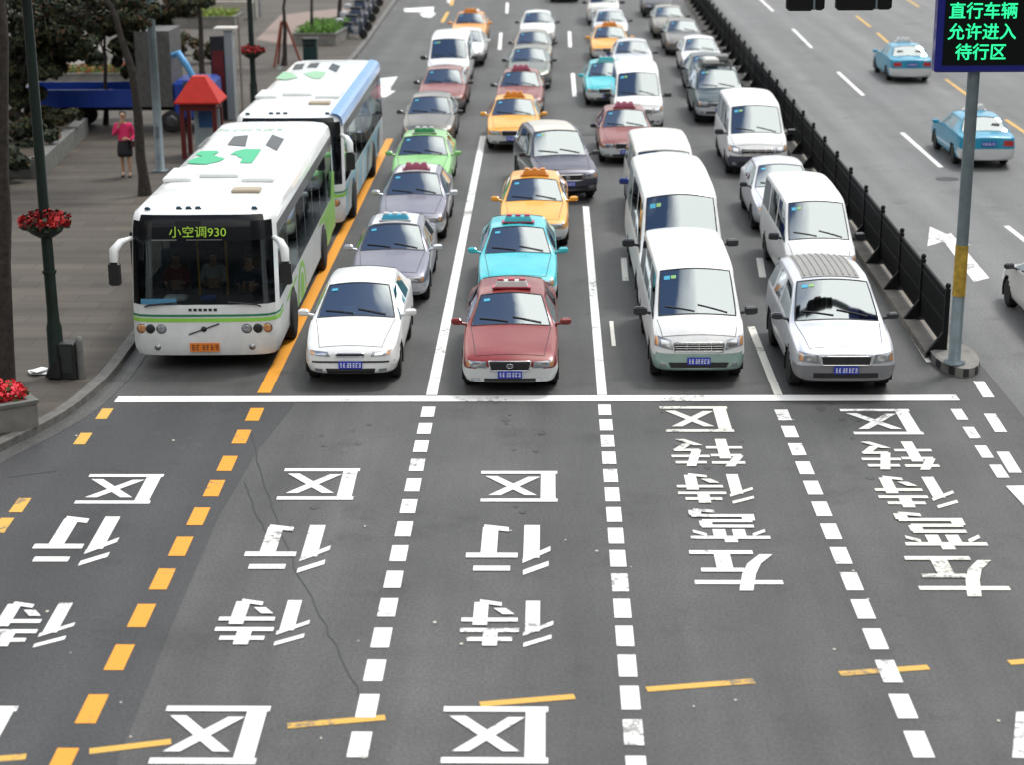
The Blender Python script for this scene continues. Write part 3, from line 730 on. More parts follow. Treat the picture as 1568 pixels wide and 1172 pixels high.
def seams(M, kind):
    mb = MB(); y0, y1, x0, x1 = dict(sedan=(.16, 1.34, .60, .72), saloon=(.14, 1.16, .56, .72), van=(.10, .44, .66, .74), minibus=(.10, .44, .70, .78), suv=(.16, 1.2, .62, .74))[kind]
    for s in (1, -1):
        pts = []
        for i in range(10):
            x, y = s*(x0+(x1-x0)*i/9), y0+(y1-y0)*i/9; hit = M['bvh'].ray_cast(Vector((x, y, 6)), Vector((0, 0, -1)))[0]; pts.append((x, y, hit.z+.001))
        mb.tube(pts, .006, 5)
    pts = []
    for i in range(11):
        x = -x0+2*x0*i/10; hit = M['bvh'].ray_cast(Vector((x, y0, 6)), Vector((0, 0, -1)))[0]; pts.append((x, y0, hit.z+.001))
    mb.tube(pts, .006, 5); return mb.mesh('hood_seam', BLACK)
def seal(me):
    bm = bmesh.new(); bm.from_mesh(me); bm.edges.ensure_lookup_table()
    nxt = {}
    for e in bm.edges:
        if e.is_boundary: a, b = e.verts; nxt.setdefault(a, []).append(b); nxt.setdefault(b, []).append(a)
    start = next(iter(nxt)); loop = [start]; prev = None; cur = start
    while True:
        c = [v_ for v_ in nxt[cur] if v_ is not prev]; prev, cur = cur, c[0]
        if cur is start or len(loop) > 500: break
        loop.append(cur)
    pts = [v_.co.copy() for v_ in loop]; pts.append(pts[0]); bm.free()
    return MB().tube(pts, .014, 5, False).mesh('window_seal', BLACK)
def nose(root, M, kind, grille_m=BLACK, bars=0, badge=None, back=False, strip=False):
    n = NOSE[kind]
    def mk(q, m, name, way=1, off=.007, **kw): return cached((name, id(M), m.name, way, tuple(q)), lambda: patch(M, q, way, off, **kw).mesh(name, m))
    for s in (1, -1):
        h_ = link('headlight', mk(sx(n['head'], s), LAMP, 'headlight', 1, .009), root)
        a_, b_, c_, e_ = [Vector((q[0]*s, q[1])) for q in n['head']]
        t1, t2 = a_.lerp(b_, .8), e_.lerp(c_, .8)
        link('indicator', mk([tuple(t1.lerp(t2, .12)), tuple(a_.lerp(b_, .98).lerp(e_.lerp(c_, .98), .12)), tuple(a_.lerp(b_, .98).lerp(e_.lerp(c_, .98), .88)), tuple(t1.lerp(t2, .88))], AMBER, 'indicator', 1, .014, nx=3, nz=2), h_)
        t1, t2, t3, t4 = [tuple(a_.lerp(b_, i).lerp(e_.lerp(c_, i), j)) for i, j in ((.16, .2), (.62, .2), (.62, .8), (.16, .8))]
        link('reflector', mk([t1, t2, t3, t4], CHROME, 'reflector', 1, .014, nx=4, nz=2), h_)
        link('fog_light', mk(sx(n['fog'], s), LAMP, 'fog_light', 1, .008, nx=4, nz=2), root)
        link('tail_light', mk(sx(n['tail'], s), REDLENS, 'tail_light', -1, .009), root)
    gr = link('grille', mk(n['grille'], grille_m, 'grille', 1, .008), root)
    if bars:
        def f():
            mb = MB(); a, b, c, e = n['grille']
            for i in range(bars):
                t = (i+.5)/bars; zz = a[1]+(e[1]-a[1])*t; xx = b[0]+(c[0]-b[0])*t
                pts = [(x, cast(M['bvh'], x, zz)-.014, zz) for x in [-xx+.02+(2*xx-.04)*j/8 for j in range(9)]]; mb.tube(pts, .0055, 6)
            for x in (-.22, 0, .22): mb.tube([(x, cast(M['bvh'], x, a[1]+.01)-.013, a[1]+.01), (x, cast(M['bvh'], x, e[1]-.01)-.013, e[1]-.01)], .010, 6)
            return mb.mesh('grille_bars', CHROME)
        link('grille_bars', cached(('bars', id(M), bars), f), gr)
    if badge:
        def f():
            a, b, c, e = n['grille']; zz = (a[1]+e[1])/2; y = cast(M['bvh'], 0, zz)-.018
            mb = MB(); mb.tube([(.055*math.cos(t), y, zz+.038*math.sin(t)) for t in [i*math.pi/8 for i in range(17)]], .009, 6); mb.box((0, y, zz), (.07, .012, .014)); return mb.mesh('badge', CHROME)
        link('badge', cached(('badge', id(M)), f), gr)
    link('air_intake', mk(n['intake'], BLACK, 'air_intake', 1, .006), root)
    plate(root, M, n['pz'])
    if strip: link('bumper_strip', mk([(-.78, .475), (.78, .475), (.78, .505), (-.78, .505)], BLACK, 'bumper_strip', 1, .010, nx=14, nz=1), root)
    link('grille_frame', cached(('gf', id(M), grille_m.name), lambda: frame_of(M, n['grille'])), gr)
    link('hood_seam', cached(('seam', id(M)), lambda: seams(M, kind)), root)
    for key in ('windscreen', 'rear_window'):
        if M[key]: link('window_seal', cached(('seal', id(M), key), lambda: seal(M[key])), root)
    if back: plate(root, M, n['rz'], -1)

STICK = mat('cyan sticker', (.06, .42, .62), .5); STICKG = mat('green sticker', (.30, .55, .20), .5)
def stickers(root, M, kind):
    ya, x_ = dict(sedan=(1.95, -.50), saloon=(1.9, -.50), suv=(1.90, -.55), van=(1.12, -.58), minibus=(1.12, -.62))[kind]
    link('window_sticker', cached(('stk', id(M), 0), lambda: drape(M, [(x_, ya-.07), (x_+.11, ya-.07), (x_+.11, ya-.01), (x_, ya-.01)], .012, 2, 2).mesh('window_sticker', STICK)), root)
    if kind in ('van', 'minibus', 'suv'): link('window_sticker', cached(('stk', id(M), 1), lambda: drape(M, [(x_+.13, ya-.06), (x_+.22, ya-.06), (x_+.22, ya-.01), (x_+.13, ya-.01)], .012, 2, 2).mesh('window_sticker', STICKG)), root)
GROUPS = 'cars waiting at the stop line'
def vehicle(kind, name, P, label, cat, anchor, bumper=None, mirror=None, sign=None, yaw=0., scale=1., group=GROUPS, grille=BLACK, bars=0, badge=None, seat=SEATM, flip=False, strip=False, wx=1.):
    """anchor: (px, py, z, y_off) = picture spot of a point on the centre line y_off behind the nose at height z"""
    M = MODELS[kind]; n = NOSE[kind]; bumper = bumper or P; mirror = mirror or P
    px, py, z, yo = anchor
    if kind == 'saloon' and yo == 1.38: z, yo = .99, 1.22
    p = at(px, py, z)
    rz = (math.pi if flip else 0)+yaw
    off = Matrix.Rotation(rz, 3, 'Z') @ Vector((0, yo*scale, 0))
    root = empty(name, (p.x-off.x, p.y-off.y, 0), rz, label, cat, group); vr = random.Random(label); root.scale = (wx*scale*vr.uniform(.985, 1.015), scale*vr.uniform(.98, 1.015), scale*vr.uniform(.98, 1.025)); root.rotation_euler[2] += vr.uniform(-.010, .010)
    finish(root, M, kind, P, bumper, mirror)
    nose(root, M, kind, grille, bars, badge, back=flip, strip=strip)
    mirrors(root, M, n['my'], n['mz'], mirror, big=1.25 if kind in ('van', 'minibus') else 1.)
    if kind == 'sedan': interior(root, M, 1.36, 3.7, .32, .88, .78, 2, seat); wipers(root, M, 1.44, 1.0, .6)
    if kind == 'saloon': interior(root, M, 1.22, 3.7, .32, .90, .78, 2, seat); wipers(root, M, 1.29, 1.0, .6)
    if kind == 'van': interior(root, M, .5, 4.4, .5, 1.06, .78, 4, seat, .38); wipers(root, M, .57, 1.3, .62)
    if kind == 'minibus': interior(root, M, .5, 5.6, .5, 1.1, .82, 5, seat, .40); wipers(root, M, .57, 1.3, .62)
    if kind == 'suv': interior(root, M, 1.22, 4.3, .42, 1.02, .80, 3, seat, .38); wipers(root, M, 1.32, 1.15, .62)
    if sign: roof_sign(root, M, 2.35, *sign)
    if not flip: stickers(root, M, kind)
    return root

WHITE_P = paint('white car paint', (.80, .81, .80)); IVORY = paint('warm white car paint', (.74, .73, .68)); SILVER = paint('silver car paint', (.66, .68, .72), .5, .34)
STEEL = paint('grey blue car paint', (.20, .20, .25), .4, .36); GREEN = paint('bright green taxi paint', (.24, .56, .18)); ORANGE = paint('orange taxi paint', (.80, .32, .035))
YELLOW = paint('yellow taxi paint', (.82, .38, .04)); CYAN = paint('turquoise taxi paint', (.05, .50, .56)); CYANB = paint('blue turquoise taxi paint', (.012, .28, .45)); MAROON = paint('maroon taxi paint', (.22, .020, .016), .05)
PINK = paint('faded red taxi paint', (.24, .060, .050)); GREY = paint('warm grey car paint', (.20, .195, .175), .5); DGREY = paint('dark grey car paint', (.085, .085, .115), .4)
OLIVE = paint('grey green car paint', (.18, .20, .17), .5); BEIGE = paint('beige grey car paint', (.28, .265, .22), .4); NAVY = paint('dark blue car paint', (.02, .035, .18), .3)
BLK = paint('black car paint', (.02, .022, .025)); TEAL = paint('dark teal car paint', (.022, .05, .06), .3)
BUMPW = mat('pale bumper', (.60, .62, .62), .4, coat=.5); BUMPG = mat('grey bumper', (.20, .20, .21), .5); BUMPSHADE = paint('bumper paint with green shade', (.30, .43, .38), .2)  # last colour paints the shade of a white van's front into its bumper
SG_BLUE = mat('sky blue sign', (.06, .42, .62), .4, coat=.5); SG_RED = mat('red sign', (.42, .03, .06), .4, coat=.5); SG_PINK = mat('dull red sign', (.40, .10, .16), .4, coat=.5)
SG_GREEN = mat('green sign', (.04, .30, .10), .4, coat=.5); SG_OR = mat('orange sign', (.70, .25, .02), .4, coat=.5); SG_W = mat('pale sign', (.62, .60, .58), .4, coat=.5)

V = vehicle
# lane beside the buses
V('saloon', 'sedan_car', WHITE_P, 'plain white sedan at the stop line beside the front bus, pale card behind windscreen', 'car', (546, 488, .97, 1.38), scale=1.03, strip=True)
V('sedan', 'taxi', STEEL, 'grey and silver taxi with a sky blue roof sign, right behind the front white sedan', 'taxi', (602, 381, .97, 1.38), SILVER, SILVER, (SG_BLUE, SG_W))
V('sedan', 'taxi', STEEL, 'grey and silver taxi with a red roof sign, just ahead of the green taxi', 'taxi', (634, 298, .97, 1.38), SILVER, SILVER, (SG_PINK, SG_PINK))
V('sedan', 'taxi', GREEN, 'bright green taxi, the only green car in the queue', 'taxi', (648, 237, .97, 1.38), BUMPW, None, (SG_GREEN, SG_W))
V('saloon', 'sedan_car', GREY, 'warm grey sedan directly behind the green taxi, without a roof sign', 'car', (658, 174, .97, 1.38), None, BLK)
V('sedan', 'sedan_car', PINK, 'dull reddish sedan squeezed between the warm grey sedan and the small white van', 'car', (678, 128, .97, 1.38), BUMPG, BLK)
V('van', 'van', WHITE_P, 'small white van behind the reddish sedan, in the lane beside the buses', 'van', (687, 89, 1.18, .52), BUMPW, BLK, bars=3, group='white vans in the queue')
V('saloon', 'sedan_car', WHITE_P, 'white sedan half hidden behind the small white van beside the buses', 'car', (713, 63, .97, 1.38), BUMPG, None)
V('sedan', 'taxi', ORANGE, 'orange taxi that ends the queue in the lane beside the buses', 'taxi', (719, 36, .97, 1.38), BUMPW, None, (SG_OR, SG_OR))
# middle lane
V('sedan', 'taxi', MAROON, 'maroon taxi with a pale bumper, first at the stop line in the middle lane', 'taxi', (783, 497, .97, 1.38), BUMPW, None, (SG_W, SG_RED), badge=True, scale=1.02)
V('sedan', 'taxi', CYAN, 'turquoise taxi directly behind the maroon taxi', 'taxi', (794, 387, .97, 1.38), BUMPW, None, (CYAN, SG_RED))
V('sedan', 'taxi', YELLOW, 'orange yellow taxi directly behind the first turquoise taxi of the middle lane', 'taxi', (818, 307, .97, 1.38), BUMPW, None, (SG_OR, SG_OR))
V('suv', 'minivan', DGREY, 'dark grey minivan with a beige roof, turned askew behind an orange yellow taxi', 'car', (858, 238, 1.10, 1.24), None, BLK, yaw=R(9), badge=True, scale=1.02)
V('sedan', 'taxi', YELLOW, 'orange yellow taxi half hidden behind the turning dark minivan', 'taxi', (787, 176, .97, 1.38), BUMPW, None, (SG_OR, SG_OR))
V('sedan', 'taxi', PINK, 'faded red taxi between two cars, the orange yellow taxi and the grey green sedan', 'taxi', (796, 132, .97, 1.38), BUMPW, BLK, (SG_PINK, SG_PINK))
V('saloon', 'sedan_car', OLIVE, 'grey green sedan behind the faded red taxi of the middle lane', 'car', (811, 94, .97, 1.38), BUMPG, BLK)
V('saloon', 'sedan_car', BEIGE, 'beige grey sedan between the grey green sedan and the farther white car', 'car', (816, 67, .97, 1.38), BUMPG, BLK)
V('saloon', 'sedan_car', WHITE_P, 'white sedan with a blue windscreen, last of the middle lane queue', 'car', (823, 35, .97, 1.38), None, BLK)
V('saloon', 'sedan_car', BLK, 'black car cut by the top edge, beyond the last white sedan of the middle lane', 'car', (864, -24, .97, 1.38))
# lane right of the middle
V('van', 'van', WHITE_P, 'white van with a pale green bumper and chrome grille, at the stop line', 'van', (1068, 483, 1.18, .52), BUMPSHADE, BLK, bars=4, group='white vans in the queue', scale=1.02)  # bumper is white; its green is shade painted into the colour
V('minibus', 'minibus', WHITE_P, 'long white high-roof minibus with black mirrors behind the green-bumpered white van', 'minibus', (1044, 381, 1.24, .55), BUMPW, BLK, bars=3, group='white vans in the queue', scale=1.04)
V('van', 'police_van', IVORY, 'white-roofed van with dark blue flanks, mostly hidden behind the long white minibus', 'van', (1019, 281, 1.18, .52), NAVY, NAVY, group='white vans in the queue')
V('sedan', 'taxi', PINK, 'faded red taxi just behind the blue-flanked van, ahead of a white van', 'taxi', (958, 194, .97, 1.38), BUMPW, BLK, (SG_PINK, SG_PINK))
V('van', 'van', WHITE_P, 'white van right behind the faded red taxi, with black mirrors', 'van', (977, 147, 1.18, .52), BUMPW, BLK, bars=3, group='white vans in the queue')
V('sedan', 'taxi', CYAN, 'turquoise taxi half hidden at the left flank of a white van', 'taxi', (930, 116, .97, 1.38), BUMPW, None, (CYAN, SG_W))
V('sedan', 'sedan_car', SILVER, 'pale silver sedan peeking over the roof of the white van beside the turquoise taxi', 'car', (968, 81, .97, 1.38), None, BLK)
V('sedan', 'taxi', YELLOW, 'yellow taxi far back, in front of the pale silver car of the same lane', 'taxi', (934, 58, .97, 1.38), BUMPW, None, (SG_OR, SG_OR))
V('saloon', 'sedan_car', SILVER, 'pale silver sedan behind the farthest yellow taxi', 'car', (935, 32, .97, 1.38), None, BLK)
V('van', 'van', IVORY, 'white van cut by the top edge behind the farthest pale silver sedan', 'van', (924, 3, 1.18, .52), BUMPW, BLK, group='white vans in the queue')
# lane along the black railing
V('suv', 'suv', SILVER, 'silver minivan with a ribbed grey roof and dark lower bumper, first beside the black railing', 'car', (1281, 491, 1.10, 1.24), BUMPG, BLK, scale=1.03)
V('van', 'van', WHITE_P, 'white van directly behind the ribbed-roof silver minivan', 'van', (1254, 366, 1.18, .52), BUMPW, BLK, bars=3, group='white vans in the queue', wx=.91)
V('saloon', 'sedan_car', SILVER, 'pale silver sedan between two white vans along the black railing', 'car', (1198, 286, .97, 1.38), None, BLK)
V('van', 'van', WHITE_P, 'white van with a dark bumper behind the pale silver sedan, along the railing', 'van', (1158, 205, 1.18, .52), DGREY, BLK, bars=2, group='white vans in the queue', scale=1.04)
V('suv', 'suv', TEAL, 'dark teal off-roader with a loaded roof rack behind the dark-bumpered white van', 'car', (1101, 135, 1.10, 1.24), SILVER, BLK, bars=2)
V('saloon', 'sedan_car', TEAL, 'dark sedan hidden behind the off-roader with the roof rack', 'car', (1086, 105, .97, 1.38), BUMPG, BLK)
V('saloon', 'sedan_car', WHITE_P, 'white car with a beige reflection in its windscreen, far back by the railing', 'car', (1073, 77, .97, 1.38), None, BLK)
V('sedan', 'sedan_car', GREY, 'grey sedan far back behind the white car by the railing', 'car', (1046, 48, .97, 1.38), None, BLK)
V('saloon', 'sedan_car', BEIGE, 'beige sedan near the top edge behind the far grey sedan', 'car', (1024, 25, .97, 1.38), None, BLK)
V('saloon', 'sedan_car', BLK, 'dark car cut by the top edge, last along the railing', 'car', (1006, -4, .97, 1.38), None, BLK)
# driving away on the far carriageway
V('sedan', 'taxi', CYANB, 'turquoise taxi seen from behind, the farther one driving away beyond the railing', 'taxi', (1396, 116, .3, 4.5), BUMPW, None, (SG_W, SG_W), flip=True, group='cars driving away')
V('sedan', 'taxi', CYANB, 'turquoise taxi seen from behind, passing behind the pole of the lit sign', 'taxi', (1512, 243, .3, 4.5), BUMPW, None, (SG_W, SG_W), flip=True, group='cars driving away')
V('saloon', 'sedan_car', IVORY, 'white car cut by the right edge, its front wheel showing', 'car', (1602, 468, .0, .82), None, BLK, flip=True, group='cars driving away')
# more trim on particular vehicles
def find(lbl): return next(o for o in bpy.data.objects if o.get('label', '').startswith(lbl))
RIBROOF = mat('ribbed grey roof', (.27, .265, .25), .55, noise=.1); BEIGEROOF = paint('beige roof paint', (.62, .57, .49), .1)
def roof_panel(lbl, m, quad, ribs=0):
    o = find(lbl); M = MODELS['suv' if 'minivan' in lbl or 'roader' in lbl else 'sedan' if 'taxi' in lbl else 'van']
    p = drape(M, quad, .012, 10, 12).build('roof_panel', m, o)
    if ribs:
        mb = MB(); x0 = quad[0][0]; x1 = quad[1][0]
        for i in range(ribs):
            x = x0+(x1-x0)*(i+.5)/ribs; pts = []
            for j in range(7):
                y = quad[0][1]+.08+(quad[2][1]-quad[0][1]-.16)*j/6; hit = M['bvh'].ray_cast(Vector((x, y, 6)), Vector((0, 0, -1)))[0]; pts.append((x, y, hit.z+.016))
            mb.tube(pts, .016, 6)
        mb.build('roof_ribs', RIBROOF, p)
roof_panel('silver minivan with a ribbed', RIBROOF, [(-.52, 2.1), (.52, 2.1), (.50, 4.15), (-.50, 4.15)], 9)
roof_panel('dark grey minivan with a beige', BEIGEROOF, [(-.57, 2.02), (.57, 2.02), (.55, 4.2), (-.55, 4.2)])
roof_panel('white-roofed van with dark blue', IVORY, [(-.70, 1.25), (.70, 1.25), (.69, 4.75), (-.69, 4.75)])
for lb_ in ('grey and silver taxi with a sky', 'grey and silver taxi with a red'): roof_panel(lb_, paint('pale silver roof paint', (.72, .73, .75), .2), [(-.50, 2.12), (.50, 2.12), (.49, 3.3), (-.49, 3.3)])
for s_ in (1, -1): MB().box((s_*.868, 1.75, .74), (.022, 2.2, .46), bev=.004).build('flank_band', NAVY, find('white-roofed van with dark blue'))
o = find('dark teal off-roader'); mb = MB()
for x in (-.55, .55): mb.tube([(x, 2.1, 1.78), (x, 4.1, 1.78)], .025, 6)
for i in range(6): mb.tube([(-.55, 2.15+.38*i, 1.79), (.55, 2.15+.38*i, 1.79)], .02, 6)
for x in (-.5, .5):
    for y in (2.2, 4.0): mb.tube([(x, y, 1.66), (x, y, 1.78)], .02, 6)
mb.build('roof_rack', BLACK, o)
def luggage(c, dm, rz, m, label):
    mb = MB(); mb.box((0, 0, dm[2]/2), dm, bev=.04); mb.box((0, 0, dm[2]*.5), (dm[0]*1.02, .05, dm[2]*1.03)); P = o.matrix_world if False else Matrix.Translation(o.location)
    p = P @ Vector(c); b_ = mb.build('luggage_case', m, None, p, rz); tag(b_, label, 'luggage')
luggage((-.2, 2.6, 1.815), (.5, .7, .2), .1, mat('pale case', (.6, .6, .56), .5, noise=.1), 'pale case strapped on the roof rack of the dark off-roader, at the rack front')
luggage((.25, 3.4, 1.815), (.5, .6, .22), -.1, mat('grey case', (.2, .2, .2), .5, noise=.1), 'dark grey case strapped on the roof rack of the off-roader, behind the pale case')
PAPER = mat('paper', (.78, .80, .80), .7); PAPERB = mat('blue paper', (.25, .55, .66), .7)
def card(lbl, x, y, z, m, sz, label):
    o = find(lbl); s = o.scale[0]; p = Matrix.Translation(o.location) @ Vector((x*s, y*s, z*s)); mb = MB(); mb.box((0, 0, 0), (sz[0], sz[1], .006)); c = mb.build('card', m, None, p); c.rotation_euler = (.5, 0, .2); tag(c, label, 'card')
card('white van with a pale green bumper', .30, .82, 1.20, PAPER, (.36, .22), 'white paper card lying behind the windscreen of the white van at the stop line')
card('plain white sedan', -.18, 1.72, 1.02, PAPERB, (.24, .22), 'pale blue card lying behind the windscreen of the plain white sedan')

# ------------------------------------------------------------------ buses
BUSG = paint('bus white paint', (.76, .78, .77)); BGREEN = paint('bus light green', (.30, .68, .08)); BDGREEN = paint('bus dark green', (.02, .22, .10)); RGREEN = mat('roof mark green', (.03, .42, .20), .5)
RGREEN2 = mat('faded roof mark green', (.26, .48, .30), .6); SKYB = paint('bus sky blue', (.16, .36, .74)); ADB = paint('bus advert pale blue', (.36, .62, .78)); ADW = paint('bus advert cream', (.66, .62, .50)); ADN = paint('bus advert brown', (.22, .15, .09))
card_ = None
DISP = mat('display glass', (.008, .009, .011), .2, spec=.3)
LED_Y = mat('amber green lamps', (.22, .36, .03), .5, emit=.45)
def bus(name, label, group, L=11.6, second=False):
    lv = [.30, .42, .66, .95, 1.24, 2.38, 2.60, 2.72, 2.82, 2.885, 2.92, 2.93]
    fy = [.04, .0, .0, .01, .05, .25, .30, .34, .42, .56, .85, 1.3]
    ins = [.05, .0, 0, 0, .0, .02, .03, .04, .065, .14, .30, .65]
    ys = [.85, 1.95, 2.05, 3.45, 3.55, 4.95, 5.05, 6.45, 6.55, 7.95, 8.05, 9.45, 9.55, L-1.3, L-.9]
    fr = [(0, 0), (.45, .0), (.85, .02), (1.08, .07), (1.20, .18), (1.25, .38)]
    rr = [(1.25, L-.35), (1.2, L-.15), (1.08, L-.05), (.6, L), (0, L)]
    prof = fr+[(1.25, y) for y in ys]+rr; NP = len(prof); nf = len(fr); nl = len(lv)
    root = empty(name, (0, 0, 0), 0, label, 'bus', group); root.scale = (1.11, 1, 1.035)
    def pt(i, j, s):
        x, y = prof[i]; k = (1.25-ins[j])/1.25
        if i < nf: yy = y+fy[j]
        elif i >= NP-len(rr): yy = y-fy[j]*.45
        else: yy = y
        yy = min(max(yy, fr[-1][1]+fy[j]) if i >= nf else yy, L)
        return (s*x*k, yy, lv[j])
    parts = {}
    def P_(n): return parts.setdefault(n, MB())
    for s in (1, -1):
        for i in range(NP-1):
            for j in range(nl-1):
                q = [pt(i, j, s), pt(i+1, j, s), pt(i+1, j+1, s), pt(i, j+1, s)]
                n = 'body'
                side = nf-1 <= i < NP-len(rr)
                if i < 4 and j == 4: n = 'windscreen'
                elif (i < 4 and j in (5, 6)) or (i < 3 and j == 7): n = 'display_panel'
                elif side and j in (4,): n = ('sw', s, i) if prof[i+1][1]-prof[i][1] > .3 else 'window_pillars'
                elif side and j == 5: n = 'window_pillars'
                elif i in (NP-4, NP-3, NP-2) and j in (4, 5): n = 'rear_window'
                P_(n).add(q if s > 0 else q[::-1], [[0, 1, 2, 3]], True)
    for i in range(NP-1):
        if i == 0: q = [pt(0, nl-1, 1), pt(1, nl-1, 1), pt(1, nl-1, -1)]
        elif i == NP-2: q = [pt(i, nl-1, 1), pt(NP-1, nl-1, 1), pt(i, nl-1, -1)]
        else: q = [pt(i, nl-1, 1), pt(i+1, nl-1, 1), pt(i+1, nl-1, -1), pt(i, nl-1, -1)]
        P_('body').poly(q); 
    body_o = None
    for n, mb in parts.items():
        m = {'body': BUSG, 'windscreen': GLASSB, 'display_panel': DISP, 'window_pillars': BLACK, 'rear_window': GLASSB}.get(n, GLASSB)
        me = mb.mesh(n if isinstance(n, str) else 'side_window', m)
        bm = bmesh.new(); bm.from_mesh(me); bmesh.ops.remove_doubles(bm, verts=bm.verts, dist=.001); bm.to_mesh(me); bm.free()
        me.set_sharp_from_angle(angle=R(38))
        o = link(n if isinstance(n, str) else 'side_window', me, root)
        if n == 'body': body_o = o
    bm = bmesh.new(); bm.from_mesh(body_o.data); bmesh.ops.triangulate(bm, faces=bm.faces); bvh = BVHTree.FromBMesh(bm); bm.free()
    M = dict(bvh=bvh, L=L)
    def band(nm, z0, z1, m, i0, i1, off, sides=(1, -1), zend=None):
        mb = MB()
        for s in sides:
            for i in range(i0, i1):
                q = []
                for ii, zz in ((i, z0), (i+1, z0), (i+1, z1), (i, z1)):
                    x, y = prof[ii]; nx, ny = (0, -1) if ii < 2 else ((.2, -.98) if ii == 2 else ((.45, -.9) if ii == 3 else ((.8, -.6) if ii == 4 else (1, 0))))
                    k = ii-i0; lift = (zend or 0)*max(0, ii-3)/3
                    q.append((s*(x+nx*off), y+ny*off+.01, zz+lift))
                mb.add(q if s > 0 else q[::-1], [[0, 1, 2, 3]], True)
        return mb.build(nm, m, root)
    if not second:
        band('green_stripe', .93, 1.00, BGREEN, 0, 6, .006); band('green_stripe', 1.03, 1.07, BDGREEN, 0, 6, .006)
    else: band('green_stripe', .93, 1.0, BGREEN, 0, 6, .006); band('green_stripe', 1.03, 1.07, BDGREEN, 0, 6, .006)
    # nose details
    for s in (1, -1):
        for x in (.72, .90, 1.06):
            c = cast(bvh, s*x, .80); mb = MB(); mb.lathe((s*x, c-.012, .80), [(.075, .03), (.075, 0), (.06, -.008), (.0, -.010)], 18, 'y')
            lens = mb.build('headlight', LAMP if x < .8 else (AMBER if x > 1 else BLACK), root)
            mb = MB(); mb.lathe((s*x, c-.006, .80), [(.088, .03), (.088, 0), (.075, -.004)], 18, 'y'); mb.build('lamp_ring', BLACK, lens)
        c = cast(bvh, s*.80, .46); mb = MB(); mb.lathe((s*.8, c-.008, .46), [(.055, .03), (.055, 0), (.0, -.008)], 14, 'y'); mb.build('fog_light', ALLOY, root)
        mb = MB(); pts = [(s*.98, .03, 1.21), (s*.90, .02, 1.245), (s*.42, .035, 1.29)]; mb.tube(pts, .016, 6); mb.build('wiper', BLACK, root)
        # mirrors on white arms
        mb = MB(); mb.tube([(s*1.20, .42, 2.40), (s*1.34, .14, 2.38), (s*1.42, -.02, 2.27), (s*1.43, -.05, 2.06)], [.04, .065, .08, .07], 10); arm = mb.build('mirror_arm', BUSG, root)
        mb = MB(); mb.box((s*1.43, -.03, 1.84), (.20, .12, .42), bev=.03); mb.build('mirror', BLACK, arm)
    plate_y = cast(bvh, 0, .46); mb = MB(); mb.box((0, plate_y-.012, .46), (.50, .02, .16)); pl = mb.build('number_plate', PLATEY, root)
    mb = MB(); r = random.Random(5)
    for i in range(6):
        x = -.19+.075*i+(.02 if i > 1 else 0)
        for q in range(3): mb.box((x+r.uniform(-.01, .01), plate_y-.0235, .50-.04*q), (.045*r.uniform(.5, 1), .003, .018))
        mb.box((x+r.choice((-.017, .017)), plate_y-.0242, .46), (.012, .003, .09))
    mb.build('plate_marks', PBLACK, pl)
    # slanted bar with a ring on the nose panel, small dark letters row under the windscreen
    mb = MB(); y = cast(bvh, 0, .80)-.012; mb.tube([(-.26, y, .70), (.26, y, .90)], .012, 6); mb.lathe((0, y-.004, .80), [(.05, .012), (.05, 0), (0, -.006)], 16, 'y'); mb.build('badge', BLACK, root)
    mb = MB(); mb.cur = 1; mb.box((-.01, cast(bvh, 0, 1.15)-.002, 1.15), (.54, .008, .07)); mb.cur = 0
    for i in range(6): mb.box((-.24+.085*i+.02, cast(bvh, 0, 1.15)-.007, 1.15), (.055, .006, .05))
    mb.build('lettering', [BLACK, BUSG], root)
    if not second:
        me = text_mesh('小空调930', .215, .0); me.materials.clear(); me.materials.append(LED_Y); tx = link('route_display', me, root)
        tx.matrix_local = Matrix.Translation((-.05, .225, 2.53)) @ Matrix.Rotation(R(90-14), 4, 'X')
        mb = MB(); mb.box((-.62, .223, 2.40), (.42, .01, .02)); mb.box((.05, .223, 2.40), (.6, .01, .012)); mb.build('display_caption', mat('grey caption', (.2, .2, .19), .6), root)
        mb = MB(); mb.box((-.74, .035, 1.31), (.60, .012, .10)); mb.build('windscreen_banner', mat('pale blue banner', (.08, .26, .42), .5), root)
    # roof furniture
    zt = lambda x, y: bvh.ray_cast(Vector((x, y, 5)), Vector((0, 0, -1)))[0].z
    for x in (-.98, -.42, -.25, -.08, .92): 
        x_ = x*.95; mb = MB(); mb.box((x_, .62, zt(x_, .62)+.02), (.10, .07, .05), bev=.012); mb.build('marker_light', mat('dark marker lamp', (.02, .06, .09), .3, coat=.6), root)
    for x, y, w_ in ((-.85, 3.2, .52), (-.15, 3.6, .72), (.62, 3.1, .58)):
        mb = MB(); mb.box((x, y+.6, zt(x, y+.6)+.035), (w_, 1.2, .09), bev=.02); mb.build('roof_duct', BUSG, root)
    mb = MB(); mb.box((.55, 2.1, zt(.55, 2.1)+.03), (.50, .34, .07), bev=.02); mb.build('roof_vent', mat('dusty vent', (.40, .34, .25), .7), root)
    # windows of the passengers' saloon: floor, seats, driver's place
    mb = MB(); mb.box((0, L/2, .80), (2.36, L-.5, .05)); mb.box((0, .62, 1.0), (2.2, .75, .42), bev=.05); mb.box((.0, L-.6, 1.3), (2.2, .6, 1.0)); mb.build('saloon_floor', CABIN, root)
    def pseat():
        mb = MB(); mb.box((0, 0, 1.1), (.80, .45, .12), bev=.03); mb.box((0, .24, 1.42), (.80, .12, .62), bev=.04); return mb.mesh('passenger_seat', mat('bus seat', (.03, .04, .07), .8))
    for y in [2.4+i*.95 for i in range(int((L-3.6)/.95))]:
        for x in (-.72, .72): link('passenger_seat', cached('bus seat', pseat), root, (x, y, 0))
